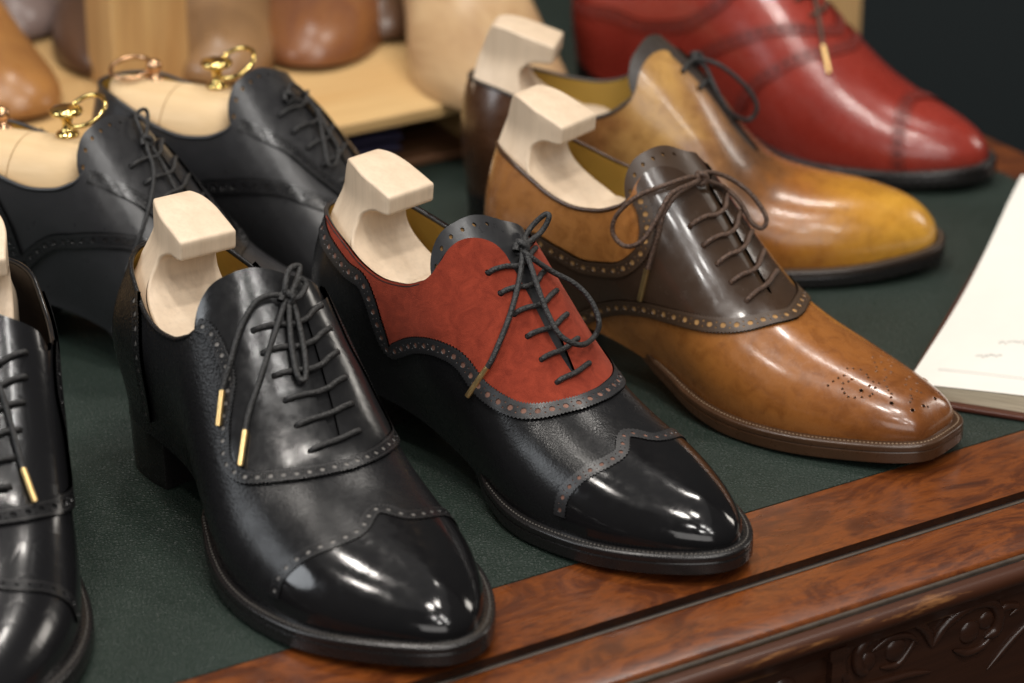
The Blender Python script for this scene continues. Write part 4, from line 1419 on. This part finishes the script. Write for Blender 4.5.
post = tag(empty('pine_post', on_desk(.1010, .640, ZR), EDGE['th']), 'pale pine post standing on the riser behind the brass rings', 'post')
mb = MB(); mb.box((-.027, -.022, .0002), (.027, .022, .62)); bev(mb.build('shaft', M['pine_up'], post, smooth=False), .002)
up = tag(empty('pine_upright', on_desk(.6500, .575), EDGE['th'] - .55), 'pale pine upright behind the deep red shoe against the dark wall', 'upright')
mb = MB(); mb.box((-.20, -.02, -.78), (0, .02, .8)); bev(mb.build('board', M['pine_up'], up, smooth=False), .002)

LASTR = [(0, .105), (.05, .112), (.085, .108), (.11, .096), (.14, .083), (.17, .070), (.20, .057), (.235, .047), (.27, .040), (.30, .032)]


def wooden_last(toe, rot, a_, b_, label, tilt=(0, 0), z=ZR, scale=1.0, sc_=18):
    L = Last(ridge=LASTR, toe_n=2.2, toe_base=.034, toe_drop=.030)
    s = np.linspace(0, L.S, 90); t = np.linspace(-1, 1, 61)
    ss, tt = np.meshgrid(s, t, indexing='ij')
    P = L.P(ss, tt)
    top = .094
    P[..., 2] = np.where(P[..., 2] > top, top + (P[..., 2] - top) * .12, P[..., 2])
    P[..., 2] -= .0105
    mb = MB()
    mb.add(P.reshape(-1, 3) * scale, [(i * 61 + j, i * 61 + j + 1, (i + 1) * 61 + j + 1, (i + 1) * 61 + j) for i in range(89) for j in range(60)])
    # sole of the last
    r = P[:, 0] * scale; l = P[:, -1] * scale
    v = np.concatenate([r, l]); n = len(r)
    mb.add(v, [(i, i + 1, n + i + 1, n + i) for i in range(n - 1)])
    m_ = wood('last_wood', a_, b_, 'x', sc_, .32, dist=2, stretch=4, fine=.12)
    o = mb.build('wooden_last', m_)
    o.location = (toe[0] - L.L * math.cos(rot), toe[1] - L.L * math.sin(rot), z); o.rotation_euler = (tilt[0], tilt[1], rot)
    return tag(o, label, 'shoe last', 'wooden lasts on the pine riser')


wooden_last((-0.144, 1.781), -1.7, (0.27, 0.11, 0.032), (0.15, 0.055, 0.03), 'orange brown wooden last with rounded toe facing forward on the riser')
wooden_last((-0.195, 1.748), -1.45, (0.30, 0.17, 0.075), (0.20, 0.11, 0.05), 'tan wooden last standing just right of the pine post')
wooden_last((-0.306, 1.68), -1.0, (0.38, 0.18, 0.05), (0.24, 0.10, 0.03), 'orange wooden last on the riser behind the copper ring at the left')
wooden_last((-0.272, 1.762), -1.62, (0.11, 0.055, 0.03), (0.07, 0.035, 0.02), 'dark brown wooden last left of the pine post')
wooden_last((-0.092, 1.839), -1.45, (0.12, 0.06, 0.03), (0.08, 0.04, 0.022), 'dark brown wooden last between the orange and the cream ones')
wooden_last((0.011, 1.68), -1.28, (0.52, 0.36, 0.20), (0.36, 0.22, 0.11), 'pale cream wooden last lying behind the golden brown shoe')
wooden_last((-0.337, 1.839), -1.2, (0.24, 0.18, 0.16), (0.16, 0.11, 0.10), 'greyish pink wooden last at the far left corner')
bb = MB(); bb.box((-.75, .612, ZR + .0002), (.60, .622, .75)); bo = bb.build('back_panel', wood('brown_back_panel', (.16, .09, .05), (.11, .06, .035), 'x', 12, .5), riser, smooth=False)

# ------------------------------------------------------------------ stand-in backdrop, camera and lamps
flo = MB(); flo.box((-4, -1, -.80), (4, 5, -.78)); tag(flo.build('floor', plain('dark_floor', (.03, .025, .022), .6), smooth=False), kind='structure')
bk = MB(); bk.box((-4, 3.2, -.78), (4, 3.25, 3.0)); tag(bk.build('back_wall', plain('dark_teal_wall', (.010, .016, .018), .6), smooth=False), kind='structure')

cam = bpy.data.cameras.new('camera')
co = bpy.data.objects.new('camera', cam)
COL.objects.link(co)
co.location = (0, 0, CAM['h'])
co.rotation_euler = (math.pi / 2 - CAM['pitch'], 0, 0)
cam.sensor_width = 36
cam.lens = CAM['f'] / 1024 * 36
cam.clip_start = .05
cam.clip_end = 50
cam.dof.use_dof = True
cam.dof.focus_distance = 1.40
cam.dof.aperture_fstop = 5.6
SC.camera = co

w = bpy.data.worlds.new('World')
SC.world = w
w.use_nodes = True
nt = w.node_tree
bg = nt.nodes['Background']
tc = nt.nodes.new('ShaderNodeTexCoord')
sp = nt.nodes.new('ShaderNodeSeparateXYZ')
nt.links.new(tc.outputs['Generated'], sp.inputs[0])
c = ramp(nt, math_(nt, 'ADD', math_(nt, 'MULTIPLY', sp.outputs[2], .5), .5), [(.35, (.10, .09, .08)), (.55, (.24, .23, .22)), (.9, (.38, .37, .36))])
nt.links.new(c, bg.inputs[0])
bg.inputs[1].default_value = .18


def area(name, loc, target, size, power, col=(1, .93, .84), sy=None, shape=None):
    l = bpy.data.lights.new(name, 'AREA')
    l.energy = power
    l.color = col
    l.size = size
    if shape: l.shape = shape
    if sy: l.shape = 'RECTANGLE'; l.size_y = sy
    o = bpy.data.objects.new(name, l)
    COL.objects.link(o)
    o.location = loc
    o.rotation_euler = (Vector(target) - Vector(loc)).to_track_quat('-Z', 'Y').to_euler()
    return o


T0 = (0, 1.5, 0)
for i, (x, y, p) in enumerate([(.50, .95, 7), (.12, .70, 7), (-.55, 1.5, 8), (.70, 2.2, 7), (-.25, 2.5, 7), (-.9, .8, 6)]):
    area('ceiling_lamp', (x, y, 2.3), (x, y, 0), .22, p * 1.2, (1, .94, .87), shape='DISK')
area('ceiling_wash', (0, 1.6, 2.7), T0, 3.0, 7, (1, .97, .94))
area('front_wash', (.3, -1.6, 1.5), T0, 2.4, 24, (1, .96, .92), 1.2)
for dx, dy, dz in ((-.45, .12, .05), (-.10, -.22, -.08), (.32, .16, .10), (.55, -.12, -.03), (.05, .35, .12)):
    area('track_lamp', (.62 + dx, -.10 + dy, 1.95 + dz), (0, 1.3, 0), .16, 3.6, (1, .97, .93), shape='DISK')
area('shop_window', (-2.1, .85, 1.4), T0, 1.0, 19, (.92, .96, 1.0), 1.3).data.shape = 'ELLIPSE'
area('wall_lamp', (1.6, 2.2, .78), T0, .25, 4.0, (1, .93, .84), .5)
SC.view_settings.view_transform = 'Standard'
SC.view_settings.look = 'None'
SC.view_settings.exposure = .22
SC.view_settings.gamma = 1
